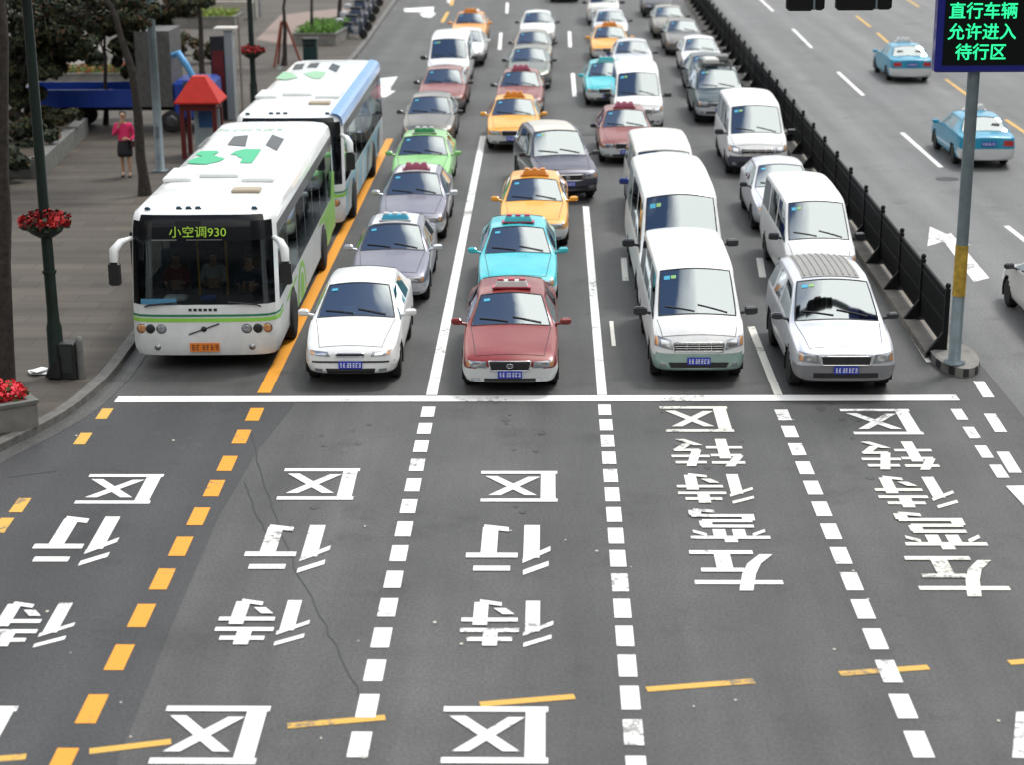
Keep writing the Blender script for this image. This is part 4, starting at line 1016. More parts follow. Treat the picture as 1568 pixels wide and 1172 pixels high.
    mb = MB(); mb.tube([(-.25, 1.35, .8), (-.25, 1.35, 2.6)], .02, 8); mb.tube([(.22, 1.5, .8), (.22, 1.5, 2.6)], .02, 8); mb.tube([(-.25, 1.35, 2.55), (-.25, L-1.5, 2.55)], .018, 8); mb.build('handrail', mat('yellow handrail', (.62, .36, .05), .4), root)
    mb = MB(); n = 16; mb.tube([(.62+.24*math.cos(a), 1.12+.14*math.sin(a), 1.40+.16*math.sin(a)) for a in [2*math.pi*i/n for i in range(n+1)]], .02, 6); mb.tube([(.62, 1.12, 1.40), (.62, .95, 1.15)], .03, 6); mb.build('steering_wheel', BLACK, root)
    # doors on the kerb side
    for y0, y1 in ((.72, 1.85), (5.15, 6.35)):
        dr = MB().box((-1.256, (y0+y1)/2, 1.42), (.02, y1-y0, 2.02)).build('door', GLASSB, root)
        mb = MB()
        for yy in (y0, (y0+y1)/2, y1): mb.box((-1.266, yy, 1.42), (.03, .05, 2.06))
        mb.build('door_frame', BLACK, dr)
    # wheels and arches
    r = .48
    for ay in (2.35, 8.35):
        for s in (1, -1):
            mb = MB(); n = 18; a0 = [math.pi*i/n for i in range(n+1)]
            mb.poly([(s*1.256, ay+.62*math.cos(a), .36+.66*math.sin(a)) for a in a0]); mb.build('wheel_arch', UNDER, root)
            t = link('wheel', wheel_mesh(r, .28), root, (s*1.15, ay, r), 0 if s > 0 else math.pi); link('rim', rim_mesh(r, .28), t)
    mb = MB(); mb.box((0, L/2, .42), (2.2, L-.9, .35)); mb.build('underbody', UNDER, root)
    return root, M
def side_shape(root, pts, m, nm='side_graphic', off=.005):
    mb = MB(); mb.poly([(1.25+off, y, z) for y, z in pts]); return mb.build(nm, m, root)
def onb(root, x, y, z=2.93):
    p = Matrix.Rotation(-root.rotation_euler[2], 3, 'Z') @ (at(x, y, z*1.035)-root.location); return Vector((p.x/1.11, p.y, z))
def on_roof(root, pix, M, m, nm, lift=.012, z=2.93):
    loc = [onb(root, x, y) for x, y in pix]; mb = MB()
    mb.poly([(p.x, p.y, z+lift) for p in loc]); return mb.build(nm, m, root)
b1, MBUS = bus('city_bus', 'front white city bus, its windscreen, green nose stripe and orange plate in full view', 'city buses')
p = at(322, 545, .3); b1.location = (p.x-.09, p.y, 0); b1.rotation_euler = (0, 0, .02)
b2, _ = bus('city_bus', 'rear white city bus with a sky blue roof edge and pale blue flank', 'city buses', 12.2, True)
p = at(512, 181, 2.9); b2.location = (p.x-1.16, p.y-.45, 0); b2.rotation_euler = (0, 0, .008)
def rnd(z): return 2.93
for q in [(348, 222, 376, 224, 380, 207, 358, 209), (407, 222, 424, 231, 435, 213, 417, 206), (301, 226, 309, 224, 323, 209, 318, 210)]:
    pts = [(q[i], q[i+1]) for i in range(0, 8, 2)]; on_roof(b1, pts, MBUS, DISP, 'roof_hatch')
def zz(lst): return [(260+x/7.84, 190+y/7.84) for x, y in lst]
on_roof(b1, zz([(205, 450), (310, 408), (395, 385), (300, 368), (380, 325), (560, 320), (595, 340), (520, 375), (665, 415), (590, 450), (440, 485), (250, 475)]), MBUS, RGREEN, 'roof_mark')
on_roof(b1, zz([(722, 368), (790, 325), (900, 300), (1100, 303), (985, 468), (840, 468), (872, 412), (812, 395), (806, 372)]), MBUS, RGREEN, 'roof_mark')
def z2(lst): return [(350+x/3.9075, y/3.9075) for x, y in lst]
on_roof(b2, z2([(280, 470), (330, 428), (385, 438), (415, 465), (340, 478)]), MBUS, RGREEN2, 'roof_mark')
on_roof(b2, z2([(445, 440), (520, 425), (582, 432), (550, 472), (500, 468)]), MBUS, RGREEN2, 'roof_mark')
for q in ([(288, 418), (300, 398), (330, 396), (312, 418)], [(382, 415), (400, 385), (455, 380), (440, 412)], [(468, 404), (490, 378), (545, 376), (528, 404)], [(598, 410), (622, 378), (668, 395), (645, 432)]): on_roof(b2, z2(q), MBUS, DISP, 'roof_hatch')
# faint rear roof lettering of both buses, unreadable in the photograph
mb = MB(); r = random.Random(9)
for i in range(9):
    c = onb(b1, 338+i*11.5+r.uniform(-2, 2), 200-i*.15)
    for q in range(3): mb.box((c.x+r.uniform(-.03, .03), c.y+.11*q-.1, 2.944), (r.uniform(.06, .13), .035, .004))
mb.build('roof_lettering', RGREEN2, b1)
mb = MB()
for i in range(9):
    c = onb(b2, 480+i*6.2, 94)
    for q in range(2): mb.box((c.x+r.uniform(-.03, .03), c.y+.11*q-.1, 2.944), (r.uniform(.05, .1), .035, .004))
mb.build('roof_lettering', mat('grey roof letters', (.45, .47, .45), .6), b2)
def arc_shape(y0, y1, z0, z1):   # a rounded arch-like outline
    n = 10; cx = (y0+y1)/2; rx = (y1-y0)/2
    return [(y0, z0)]+[(cx-rx*math.cos(math.pi*i/n), z1-rx+rx*math.sin(math.pi*i/n)) for i in range(n+1)]+[(y1, z0)]
side_shape(b1, arc_shape(3.2, 4.75, .45, 1.18), BGREEN); side_shape(b1, arc_shape(3.45, 4.5, .42, 1.05), BUSG, off=.008); side_shape(b1, arc_shape(3.65, 4.3, .42, .95), BGREEN, off=.011)
side_shape(b1, [(1.5, .93), (3.1, 1.02), (3.1, 1.09), (1.5, 1.0)], BGREEN)
side_shape(b1, [(8.9, .35), (9.6, .35), (11.25, .5), (11.25, 1.22), (7.8, 1.22), (7.6, 1.12), (8.6, 1.05), (9.05, .8)], BGREEN)
side_shape(b1, [(10.1, 1.26), (11.1, 1.26), (11.1, 1.75), (10.6, 1.85)], BGREEN, off=.02)
side_shape(b2, [(.5, .4), (.5, 1.2), (11.4, 1.2), (11.4, .4)], ADB)
for a, m in ((.9, ADW), (2.9, ADW), (4.6, BUSG), (6.1, ADN), (7.2, ADW), (9.6, ADN), (10.5, BUSG)): side_shape(b2, [(a, .42), (a+.55, .42), (a+.95, 1.0), (a+.7, 1.18), (a+.2, .9)], m, off=.009)
mb = MB()
for i in range(24):
    y0, y1 = .5+i*.475, .5+(i+1)*.475
    pr = [(1.219, 2.62), (1.21, 2.72), (1.185, 2.82), (1.11, 2.885), (.95, 2.92)]
    for (xa, za), (xb, zb_) in zip(pr, pr[1:]): mb.add([(xa+.004, y0, za+.006), (xa+.004, y1, za+.006), (xb+.002, y1, zb_+.008), (xb+.002, y0, zb_+.008)], [[0, 1, 2, 3]], True)
mb.build('roof_edge_band', SKYB, b2)

# ------------------------------------------------------------------ people
SKIN = mat('skin', (.50, .30, .20), .55); HAIR = mat('black hair', (.015, .013, .012), .5)
def skin(name, pts, edges, rad, m, parent, lev=2):
    me = bpy.data.meshes.new(name); me.from_pydata(pts, edges, []); o = link(name, me)
    md = o.modifiers.new('k', 'SKIN'); md.use_smooth_shade = True
    for i, sv in enumerate(me.skin_vertices[0].data): r_ = rad[i]; sv.radius = r_ if isinstance(r_, tuple) else (r_, r_); sv.use_root = (i == 0)
    s_ = o.modifiers.new('s', 'SUBSURF'); s_.levels = lev; s_.render_levels = lev
    bpy.context.view_layer.update(); ev = bpy.data.meshes.new_from_object(o.evaluated_get(bpy.context.evaluated_depsgraph_get()))
    bpy.data.objects.remove(o); ev.materials.clear(); ev.materials.append(m)
    for p_ in ev.polygons: p_.use_smooth = True
    return link(name, ev, parent)
def head(root, c, fwd=-1, hair_long=True, s=1.0):
    cx, cy, cz = c
    mb = MB()
    for e in (1, -1): mb.lathe((cx+e*.034*s, cy+fwd*.088*s, cz+.01*s), [(0, -.012*s), (.012*s, 0), (0, .012*s)], 8)
    mb.build('eyes', HAIR, root)
    mb = MB(); mb.tube([(cx, cy+fwd*.088*s, cz+.012*s), (cx, cy+fwd*.112*s, cz-.022*s), (cx, cy+fwd*.09*s, cz-.03*s)], [.008*s, .016*s, .006*s], 8); mb.build('nose', SKIN, root)
    mb = MB(); mb.tube([(cx-.026*s, cy+fwd*.082*s, cz-.058*s), (cx, cy+fwd*.092*s, cz-.056*s), (cx+.026*s, cy+fwd*.082*s, cz-.058*s)], [.004*s, .008*s, .004*s], 6); mb.build('mouth', mat('lips', (.45, .12, .11), .5), root)
    pts = [(cx, cy-fwd*.01, cz+.10*s), (cx, cy-fwd*.05*s, cz+.05*s), (cx, cy-fwd*.065*s, cz-.04*s)]
    if hair_long: pts.append((cx, cy-fwd*.06*s, cz-.15*s))
    skin('hair', pts, [(i, i+1) for i in range(len(pts)-1)], [.075*s, .098*s, .085*s, .06*s][:len(pts)], HAIR, root)
def hand(pts, edges, rad, wrist, dirv, side):
    """palm, four fingers and a thumb appended to a skin skeleton"""
    d = Vector(dirv).normalized(); u = Vector((side, 0, 0)); f = d.cross(u).normalized(); w_ = Vector(pts[wrist])
    palm = len(pts); pts.append(tuple(w_+d*.07)); edges.append((wrist, palm)); rad.append((.034, .020))
    for i, ln in enumerate((.065, .078, .072, .055)):
        o_ = f*(.030-.020*i); a = len(pts); pts.append(tuple(w_+d*.105+o_)); pts.append(tuple(w_+d*(.105+ln*.55)+o_-u*.008)); pts.append(tuple(w_+d*(.105+ln)+o_-u*.024)); edges += [(palm, a), (a, a+1), (a+1, a+2)]; rad += [.010, .009, .007]
    a = len(pts); pts.append(tuple(w_+d*.05+f*.045)); pts.append(tuple(w_+d*.09+f*.062-u*.01)); edges += [(palm, a), (a, a+1)]; rad += [.012, .009]
pp = at(194, 270, KH)
per = empty('person', (pp.x, pp.y, KH), .15, 'person in a bright pink jacket and black skirt walking on the pavement', 'person')
pts = [(0, 0, .92), (0, .0, 1.12), (0, .01, 1.34), (0, 0, 1.44), (0, -.01, 1.52), (0, -.015, 1.63), (0, -.01, 1.72),
       (.17, 0, 1.38), (.24, .04, 1.12), (.20, -.10, .98), (.10, -.20, 1.04), (-.17, 0, 1.38), (-.25, .02, 1.12), (-.18, -.14, 1.24), (-.08, -.20, 1.42),
       (.09, 0, .86), (.10, -.06, .48), (.10, .02, .09), (.10, -.11, .035), (-.09, 0, .86), (-.09, .02, .48), (-.09, .12, .10), (-.09, .0, .035)]
edges = [(0, 1), (1, 2), (2, 3), (3, 4), (4, 5), (5, 6), (2, 7), (7, 8), (8, 9), (9, 10), (2, 11), (11, 12), (12, 13), (13, 14), (0, 15), (15, 16), (16, 17), (17, 18), (0, 19), (19, 20), (20, 21), (21, 22)]
rad = [(.15, .11), (.13, .10), (.16, .11), (.07, .06), (.05, .05), (.082, .095), (.07, .085), .06, .045, .036, .026, .06, .045, .036, .026, .085, .058, .036, (.032, .022), .085, .058, .036, (.032, .022)]
hand(pts, edges, rad, 10, (-.5, -.6, .1), 1); hand(pts, edges, rad, 14, (.2, -.1, .6), -1)
skin('body', pts, edges, rad, SKIN, per)
head(per, (0, -.015, 1.65))
JK = mat('pink jacket', (.72, .03, .14), .8, noise=.15, nscale=12); SK = mat('black skirt', (.015, .014, .018), .8)
skin('jacket', [(0, 0, .82), (0, 0, 1.12), (0, .01, 1.35), (0, 0, 1.43), (.18, 0, 1.38), (.25, .04, 1.12), (.21, -.09, 1.0), (.14, -.16, 1.02), (-.18, 0, 1.38), (-.26, .02, 1.12), (-.19, -.13, 1.23), (-.12, -.18, 1.36)],
     [(0, 1), (1, 2), (2, 3), (2, 4), (4, 5), (5, 6), (6, 7), (2, 8), (8, 9), (9, 10), (10, 11)], [(.19, .15), (.16, .13), (.18, .13), (.075, .065), .08, .065, .055, .042, .08, .065, .055, .042], JK, per)
MB().lathe((0, 0, 0), [(.16, .98), (.19, .86), (.205, .66), (.20, .56), (.17, .57), (.16, .80)], 20).build('skirt', SK, per)
for s, y in ((.10, -.06), (-.09, .05)): MB().box((s, y, .022), (.085, .25, .044), bev=.015).build('shoe', HAIR, per)
per.scale = (1.1, 1.1, 1.1)
mb = MB(); mb.box((0, 0, 0), (.10, .26, .22), bev=.03); mb.tube([(0, -.08, .1), (0, -.05, .26), (0, .05, .26), (0, .08, .1)], .008, 6)
tag(mb.build('handbag', mat('dark bag', (.05, .015, .02), .5), None, (pp.x+.27, pp.y-.06, KH+1.0)), 'small dark handbag hanging at the hip of the person in pink', 'bag')
def sitter(root_loc, cm, label, s=1.0, name='person'):
    r_ = empty(name, root_loc, 0, label, 'person')
    pts = [(0, 0, .12), (0, .02, .35), (0, .03, .55), (0, .0, .66), (0, -.02, .76), (0, -.02, .85), (.17, .02, .55), (.24, -.10, .33), (.14, -.34, .36), (-.17, .02, .55), (-.24, -.10, .33), (-.14, -.34, .36), (.10, -.36, .10), (.10, -.40, -.32), (.10, -.50, -.36), (-.10, -.36, .10), (-.10, -.40, -.32), (-.10, -.50, -.36)]
    ed = [(0, 1), (1, 2), (2, 3), (3, 4), (4, 5), (2, 6), (6, 7), (7, 8), (2, 9), (9, 10), (10, 11), (0, 12), (12, 13), (13, 14), (0, 15), (15, 16), (16, 17)]
    ra = [(.16, .12), (.15, .11), (.17, .11), .055, (.082, .095), (.07, .085), .06, .048, .034, .06, .048, .034, .08, .05, .03, .08, .05, .03]
    hand(pts, ed, ra, 8, (-.1, -.6, .05), 1); hand(pts, ed, ra, 11, (.1, -.6, .05), -1)
    skin('body', pts, ed, ra, SKIN, r_)
    skin('shirt', [(0, 0, .03), (0, .02, .35), (0, .03, .55), (0, .0, .63), (.17, .02, .56), (.25, -.10, .33), (.17, -.27, .345), (-.17, .02, .56), (-.25, -.10, .33), (-.17, -.27, .345)], [(0, 1), (1, 2), (2, 3), (2, 4), (4, 5), (5, 6), (2, 7), (7, 8), (8, 9)], [(.205, .165), (.18, .135), (.185, .125), .065, .075, .062, .045, .075, .062, .045], cm, r_)
    head(r_, (0, -.02, .78), -1, False)
    skin('trousers', [(0, .0, .06), (.10, -.36, .10), (.10, -.40, -.26), (-.10, -.36, .10), (-.10, -.40, -.26)], [(0, 1), (1, 2), (0, 3), (3, 4)], [(.20, .17), .12, .08, .12, .08], mat('dark trousers', (.02, .02, .028), .8), r_)
    mb = MB(); mb.box((0, .08, -.02), (.5, .55, .14), bev=.04); mb.box((0, .26, .36), (.46, .12, .72), bev=.05); tag(mb.build('seat', SEATM, None, root_loc), 'bus seat carrying the '+label.replace(' of the front bus', ''), 'seat')
    return r_
L1_ = b1.location
sitter((L1_.x+.62, L1_.y+1.6, 1.0), mat('dark blue shirt', (.05, .07, .13), .8), 'person in a dark blue shirt driving the front bus')
sitter((L1_.x-.82, L1_.y+1.75, 1.0), mat('dull red shirt', (.28, .04, .03), .8), 'person in a dull red top by the kerbside window of the front bus')
sitter((L1_.x-.12, L1_.y+1.9, 1.0), mat('pale grey shirt', (.55, .57, .55), .8), 'person in a pale top in the middle of the front bus')

for x_, m_, sz_, lab_ in ((-.55, PAPER, (.42, .24, .10), 'white bundle on the dashboard of the front bus'), (.02, mat('blue cloth', (.05, .12, .45), .8), (.28, .2, .10), 'blue cloth on the dashboard of the front bus')):
    mb = MB(); mb.box((0, 0, 0), sz_, bev=.03); tag(mb.build('bundle', m_, None, (L1_.x+x_*1.08, L1_.y+.50, 1.305)), lab_, 'bundle')
# ------------------------------------------------------------------ street furniture
CONC = mat('concrete', (.19, .182, .165), .85, noise=.28, nscale=2.5, bump=.3, bscale=25)
STONE = mat('grey stone', (.14, .143, .132), .8, noise=.25, nscale=3)
DGREEN = mat('dark green metal', (.005, .017, .012), .4, noise=.25, nscale=5)
FENCE = mat('black railing paint', (.004, .0045, .005), .6, spec=.25)
GALV = mat('galvanised pole', (.16, .20, .215), .5, .4, noise=.2, nscale=3)
BARK = mat('bark', (.036, .030, .025), .95, noise=.5, nscale=9, bump=.7, bscale=24)
SOIL = mat('soil', (.05, .038, .025), .95, noise=.4)

# median strip with its rounded end and the railing on it
FX = lambda y: 7.52+(y-33)*.0130
mb = MB(); ys = [33.2+i*2.0 for i in range(48)]
for a, b in zip(ys, ys[1:]):
    pr = [(-.36, 0), (-.34, .13), (.34, .13), (.36, 0)]
    for (xa, za), (xb, zb) in zip(pr, pr[1:]): mb.quad((FX(a)+xa, a, za), (FX(a)+xb, a, zb), (FX(b)+xb, b, zb), (FX(b)+xa, b, za))
S(mb.build('median_kerb', mat('median stone', (.18, .165, .14), .85, noise=.3, nscale=2)))
isl = at(1463, 560); n = 22
def oval(ax, ay, z): return [(ax*math.cos(2*math.pi*i/n)*(1 if True else 1), ay*math.sin(2*math.pi*i/n), z) for i in range(n)]
mb = MB(); P0, P1, P2 = oval(.43, 1.05, 0), oval(.42, 1.03, .17), oval(.36, .96, .19)
mb.add(P0+P1+P2, [[r*n+i, r*n+(i+1) % n, (r+1)*n+(i+1) % n, (r+1)*n+i] for r in (0, 1) for i in range(n)]); mb.poly(P2); mb.cur = 1
for i in range(0, n, 2):
    a, b = 2*math.pi*(i+.08)/n, 2*math.pi*(i+.92)/n; mb.quad((.433*math.cos(a), 1.055*math.sin(a), .02), (.433*math.cos(b), 1.055*math.sin(b), .02), (.424*math.cos(b), 1.036*math.sin(b), .165), (.424*math.cos(a), 1.036*math.sin(a), .165))
io = mb.build('traffic_island', [CONC, mat('black kerb paint', (.02, .02, .022), .6)], None, (isl.x+.02, isl.y+.25, 0), .0); tag(io, 'rounded concrete island end carrying the pole of the lit sign', 'island')
fence = empty('railing', (FX(33.2), 33.2, .13), 0, 'long black metal railing with ball-topped posts along the median', 'railing')
SP = 2.5; NPANEL = 31
def post():
    mb = MB(); mb.box((0, 0, .61), (.09, .09, 1.22)); mb.lathe((0, 0, 1.22), [(.06, 0), (.06, .02), (.03, .035), (.05, .06), (.055, .09), (.04, .125), (0, .14)], 10); mb.box((0, 0, .03), (.2, .2, .06), taper=.6); return mb.mesh('post', FENCE)
def panel():
    mb = MB()
    for z in (.14, .58, 1.04, 1.17): mb.box((0, SP/2, z), (.045, SP-.09, .045))
    k_ = 30
    for i in range(k_): mb.box((0, .09+(SP-.18)*(i+.5)/k_, .65), (.026, .036, 1.03))
    mb.box((0, SP/2, .58), (.016, SP-.1, .86)); return mb.mesh('rail_panel', FENCE)
def foot():
    mb = MB(); mb.add([(-.30, -.05, -.0), (-.30, .05, 0), (0, -.05, .42), (0, .05, .42), (0, -.05, 0), (0, .05, 0)], [[0, 1, 3, 2], [0, 2, 4], [1, 5, 3], [2, 3, 5, 4], [0, 4, 5, 1]]); return mb.mesh('foot', FENCE)
pm, qm, fm = post(), panel(), foot()
ang = math.atan(.0130)
for i in range(NPANEL+1):
    y = i*SP; x = y*.0130
    link('post', pm, fence, (x, y, 0)); link('foot', fm, fence, (x-.03, y, 0))
    if i < NPANEL: link('rail_panel', qm, fence, (x, y, 0), -ang)
mb = MB()
for y in (5.2, 7.7): mb.box((y*.013+.05, y, .95), (.02, .22, .12))
mb.build('reflector_plate', mat('red reflector', (.5, .03, .05), .4), fence)

# lit message sign on its pole, traffic signals on the arm
pb = at(1461, 556, .19); zb = z_row(pb, 108)
sg = empty('message_sign', (pb.x, pb.y, .19), 0, 'blue message board with green lit characters on a grey pole', 'sign')
zb -= .19
mb = MB(); mb.lathe((0, 0, 0), [(.20, 0), (.20, .04), (.115, .06), (.110, zb*.5), (.105, zb+2.6)], 18); mb.build('pole', GALV, sg)
mb = MB(); mb.lathe((0, 0, 0), [(.119, 1.3), (.118, 2.25)], 18); wr_ = mb.build('warning_wrap', mat('faded yellow wrap', (.42, .27, .03), .7, noise=.45, nscale=6), sg)
cxb = (at_y(1507, 60, pb.y-.14)).x-pb.x; BWd, BHt = 1.72, 1.66
mb = MB(); mb.box((cxb, -.10, zb+BHt/2), (BWd, .26, BHt), bev=.03); mb.build('board', mat('blue enamel', (.005, .010, .19), .35, coat=.3), sg)
mb = MB(); mb.box((cxb, -.236, zb+BHt/2-.02), (BWd-.26, .02, BHt-.30)); scr = mb.build('screen', mat('screen black', (.003, .006, .004), .7, spec=.15), sg)
LEDG = mat('green lamps', (.02, .80, .28), .5, emit=.8)
top_z = {0: zb+BHt-.02}
for i, (tx, zz_) in enumerate((('直行车辆', 1.15), ('允许进入', .79), ('待行区', .44))):
    me = text_mesh(tx, .300, .0035); me.materials.clear(); me.materials.append(LEDG); t_ = link('lit_text', me, scr); t_.location = (cxb-.07, -.249, zb+zz_-.10); t_.rotation_euler = (R(90), 0, 0)
for zc in (zb+.3, zb+BHt-.3):
    MB().box((0, -.02, zc), (.5, .10, .10)).build('bracket', GALV, sg)
hgt = zb+2.2
mb = MB(); mb.tube([(0, 0, hgt), (-1.2, 0, hgt+.12), (-4.2, 0, hgt+.18)], [.07, .06, .05], 12); mb.build('arm', GALV, sg)
for (x0, x1, yb, lab) in ((1203, 1262, 16, 'narrower black traffic signal at the top edge, farther from the message board'), (1278, 1365, 15, 'wider black traffic signal at the top edge, nearer to the message board')):
    q = at_y((x0+x1)/2, yb, pb.y); wd = (at_y(x1, yb, pb.y)-at_y(x0, yb, pb.y)).length
    t_ = empty('traffic_signal', (q.x, pb.y, q.z), 0, lab, 'signal', 'traffic signals on the sign arm')
    hh = hgt+.19+.12-q.z; hs = []
    mb = MB(); mb.box((-wd*.14, 0, .42), (wd*.70, .22, .84), bev=.045); mb.build('housing', FENCE, t_)
    mb = MB(); mb.box((wd*.36, .0, .42), (wd*.26, .2, .82), bev=.04); mb.build('housing', FENCE, t_)
    mb = MB(); mb.box((wd*.215, -.02, .45), (.035, .16, .86)); mb.build('seam', GALV, t_)
    mb = MB(); mb.tube([(0, .0, .8), (0, 0, max(.9, hh))], .035, 8); mb.build('hanger', GALV, t_)
    for k_ in range(2):
        mb = MB(); mb.lathe((-wd*.14, .11, .24+.36*k_), [(.13, 0), (.14, .05), (.12, .06)], 16, 'y'); mb.build('lens', REDLENS, t_)

# flower baskets on dark green lamp posts
def flowers(root, c, r, n_, cols, h_=.3, name='flowers', seed=1, flat=1.0):
    rr = random.Random(seed); mb = MB()
    for i in range(n_):
        a, t, b = rr.uniform(0, 6.28), rr.uniform(-.5, 1), rr.random()**.5
        x, y, z = c[0]+r*b*math.cos(a), c[1]+r*b*math.sin(a)*flat, c[2]+h_*(1-b*b*.7)*t
        s_ = rr.uniform(.035, .075); n1 = Vector((rr.uniform(-1, 1), rr.uniform(-1, 1), rr.uniform(.1, 1))).normalized(); u_ = n1.orthogonal().normalized()*s_; v_ = n1.cross(u_)
        mb.cur = rr.choice(range(len(cols))) if t > -.1 else len(cols)-1
        q = Vector((x, y, z)); mb.add([q-u_, q-v_*.8, q+u_, q+v_*.8], [[0, 1, 2, 3]])
    return mb.build(name, cols, root)
RED1 = mat('red petals', (.42, .012, .012), .7); RED2 = mat('deep red petals', (.22, .006, .012), .7); LEAFD = mat('dark leaves', (.018, .035, .012), .7)
def lamp_post(px, py, basket_rows, label, seed, hgt=7.6):
    P = at(px, py, KH); P.z = KH; L = empty('lamp_post', P, 0, label, 'lamp post', 'lamp posts with flower baskets')
    mb = MB(); mb.lathe((0, 0, 0), [(.20, 0), (.20, .12), (.155, .2), (.14, .95), (.115, 1.05), (.105, 1.3), (.085, hgt)], 14); mb.build('pole', DGREEN, L)
    mb = MB(); mb.lathe((0, 0, 0), [(.12, 1.95), (.13, 1.98), (.12, 2.02)], 14); mb.build('collar', DGREEN, L)
    z = z_row(P, basket_rows)-KH
    mb = MB(); mb.lathe((0, 0, z), [(.12, -.22), (.28, -.12), (.36, .0), (.37, .05), (.33, .02), (.1, .02)], 18); mb.build('basket', DGREEN, L)
    flowers(L, (0, 0, z+.04), .47, 520, [RED1, RED2, RED1, LEAFD], .27, seed=seed)
    mb = MB(); mb.lathe((0, 0, hgt), [(.06, 0), (.22, .1), (.25, .5), (.28, .52), (.05, .75), (0, .85)], 12); mb.build('lantern', mat('lantern glass', (.5, .5, .45), .3), L)
    return L
lamp_post(89, 576, 345, 'dark green lamp post with a basket of red flowers beside the black cabinet', 3)
lamp_post(390, 168, 80, 'dark green lamp post with a basket of red flowers beyond the rear bus', 4)
# plain grey pole
P = at(246, 262, KH); gp_ = empty('signal_pole', (P.x, P.y, KH), 0, 'plain grey metal pole standing between the leaning tree and the red kiosk', 'pole')
MB().lathe((0, 0, 0), [(.22, 0), (.22, .03), (.135, .05), (.12, 3.0), (.105, 8.5)], 18).build('shaft', GALV, gp_)
mb = MB(); mb.box((0, -.02, .02), (.42, .42, .04)); mb.build('base_plate', GALV, gp_)
MB().box((0, -.125, 1.2), (.12, .03, .35), bev=.008).build('hatch', GALV, gp_)
# cabinet at the kerb
P = at(107, 580, KH); cb = empty('street_cabinet', (P.x, P.y+.12, KH), -.12, 'black street cabinet with a sloping lid at the foot of the front lamp post', 'cabinet')
MB().box((0, .0, .34), (.30, .34, .68), bev=.015).build('case', BLACK, cb)
mb = MB(); mb.add([(-.40, -.22, .10), (-.12, -.24, .45), (-.12, .12, .45), (-.40, .10, .10), (-.42, -.22, .04), (-.12, -.24, .04), (-.12, .12, .04), (-.42, .10, .04)], [[0, 1, 2, 3], [0, 4, 5, 1], [3, 2, 6, 7], [0, 3, 7, 4], [1, 5, 6, 2]]); mb.build('sloping_lid', BLACK, cb)
MB().box((0, -.176, .38), (.22, .01, .5)).build('door', mat('cabinet door', (.03, .034, .036), .45), cb)
P = at(121, 583, KH); tag(MB().lathe((0, 0, 0), [(.075, 0), (.07, .7), (.05, .78), (0, .80)], 14).build('bollard', STONE, None, (P.x, P.y+.2, KH)), 'short pale grey bollard beside the black cabinet', 'bollard')
P = at(58, 572, KH); mb = MB()
for i in range(3): mb.box((random.uniform(-.05, .05), random.uniform(-.05, .05), .02+.03*i), (.3, .2, .03), rz=i*.5, bev=.01)
tag(mb.build('newspaper', PAPER, None, (P.x, P.y, KH)), 'crumpled pale paper lying between the planter and the lamp post', 'litter')

# planters
def planter(c, dm, rz, label, cols, nfl, seed, grassy=False, name='planter'):
    o_ = empty(name, c, rz, label, 'planter')
    t_ = .12; X, Y, Z = dm; mb = MB()
    mb.box((0, -Y/2+t_/2, Z/2), (X, t_, Z)); mb.box((0, Y/2-t_/2, Z/2), (X, t_, Z)); mb.box((-X/2+t_/2, 0, Z/2), (t_, Y-2*t_, Z)); mb.box((X/2-t_/2, 0, Z/2), (t_, Y-2*t_, Z)); mb.build('trough', CONC, o_)
    mb = MB()
    mb.box((0, -Y/2+.06, Z+.03), (X+.06, .17, .06)); mb.box((0, Y/2-.06, Z+.03), (X+.06, .17, .06)); mb.box((-X/2+.06, 0, Z+.03), (.17, Y-.30, .06)); mb.box((X/2-.06, 0, Z+.03), (.17, Y-.30, .06)); mb.build('coping', STONE, o_)
    MB().box((0, 0, Z*.5), (X-2*t_, Y-2*t_, Z*.85)).build('soil', SOIL, o_)
    rr = random.Random(seed); mb = MB()
    for i in range(nfl):
        x, y = rr.uniform(-X/2+.1, X/2-.1), rr.uniform(-Y/2+.1, Y/2-.1); z = Z*.95+rr.uniform(0, .25)*(1 if not grassy else 1.6)
        s_ = rr.uniform(.03, .07); n1 = Vector((rr.uniform(-1, 1), rr.uniform(-1, 1), rr.uniform(.0, 1))).normalized(); u_ = n1.orthogonal().normalized()*s_; v_ = n1.cross(u_)
        mb.cur = rr.choice(range(len(cols))); q = Vector((x, y, z)); mb.add([q-u_, q-v_*.8, q+u_, q+v_*.8], [[0, 1, 2, 3]])
    mb.build('planting', cols, o_); return o_
RED3 = mat('bright red petals', (.62, .012, .025), .7); PINKP = mat('pink red petals', (.70, .05, .08), .7); LEAFM = mat('green leaves', (.05, .11, .025), .7); GRASSG = mat('bright leaves', (.13, .30, .03), .7); YELG = mat('yellow green leaves', (.26, .30, .05), .7)
P = at(2, 664, KH); planter((P.x-.42, P.y+.38, KH), (1.55, 1.15, .42), R(33), 'concrete planter of bright red flowers by the kerb at the left edge', [RED3, PINKP, RED3, RED3, LEAFM], 1500, 5)
P = at(498, 68, KH); planter((P.x-.3, P.y+2.2, KH), (2.1, 5.0, .5), R(-4), 'planter of bright green leaves beside the dark green bin', [GRASSG, LEAFM, GRASSG], 2600, 6, True)
P = at(330, 44, KH); planter((P.x-.9, P.y+2, KH), (3.6, 2.6, .5), 0, 'planter of yellow green leaves behind the red kiosk', [YELG, GRASSG, YELG], 1800, 7, True)
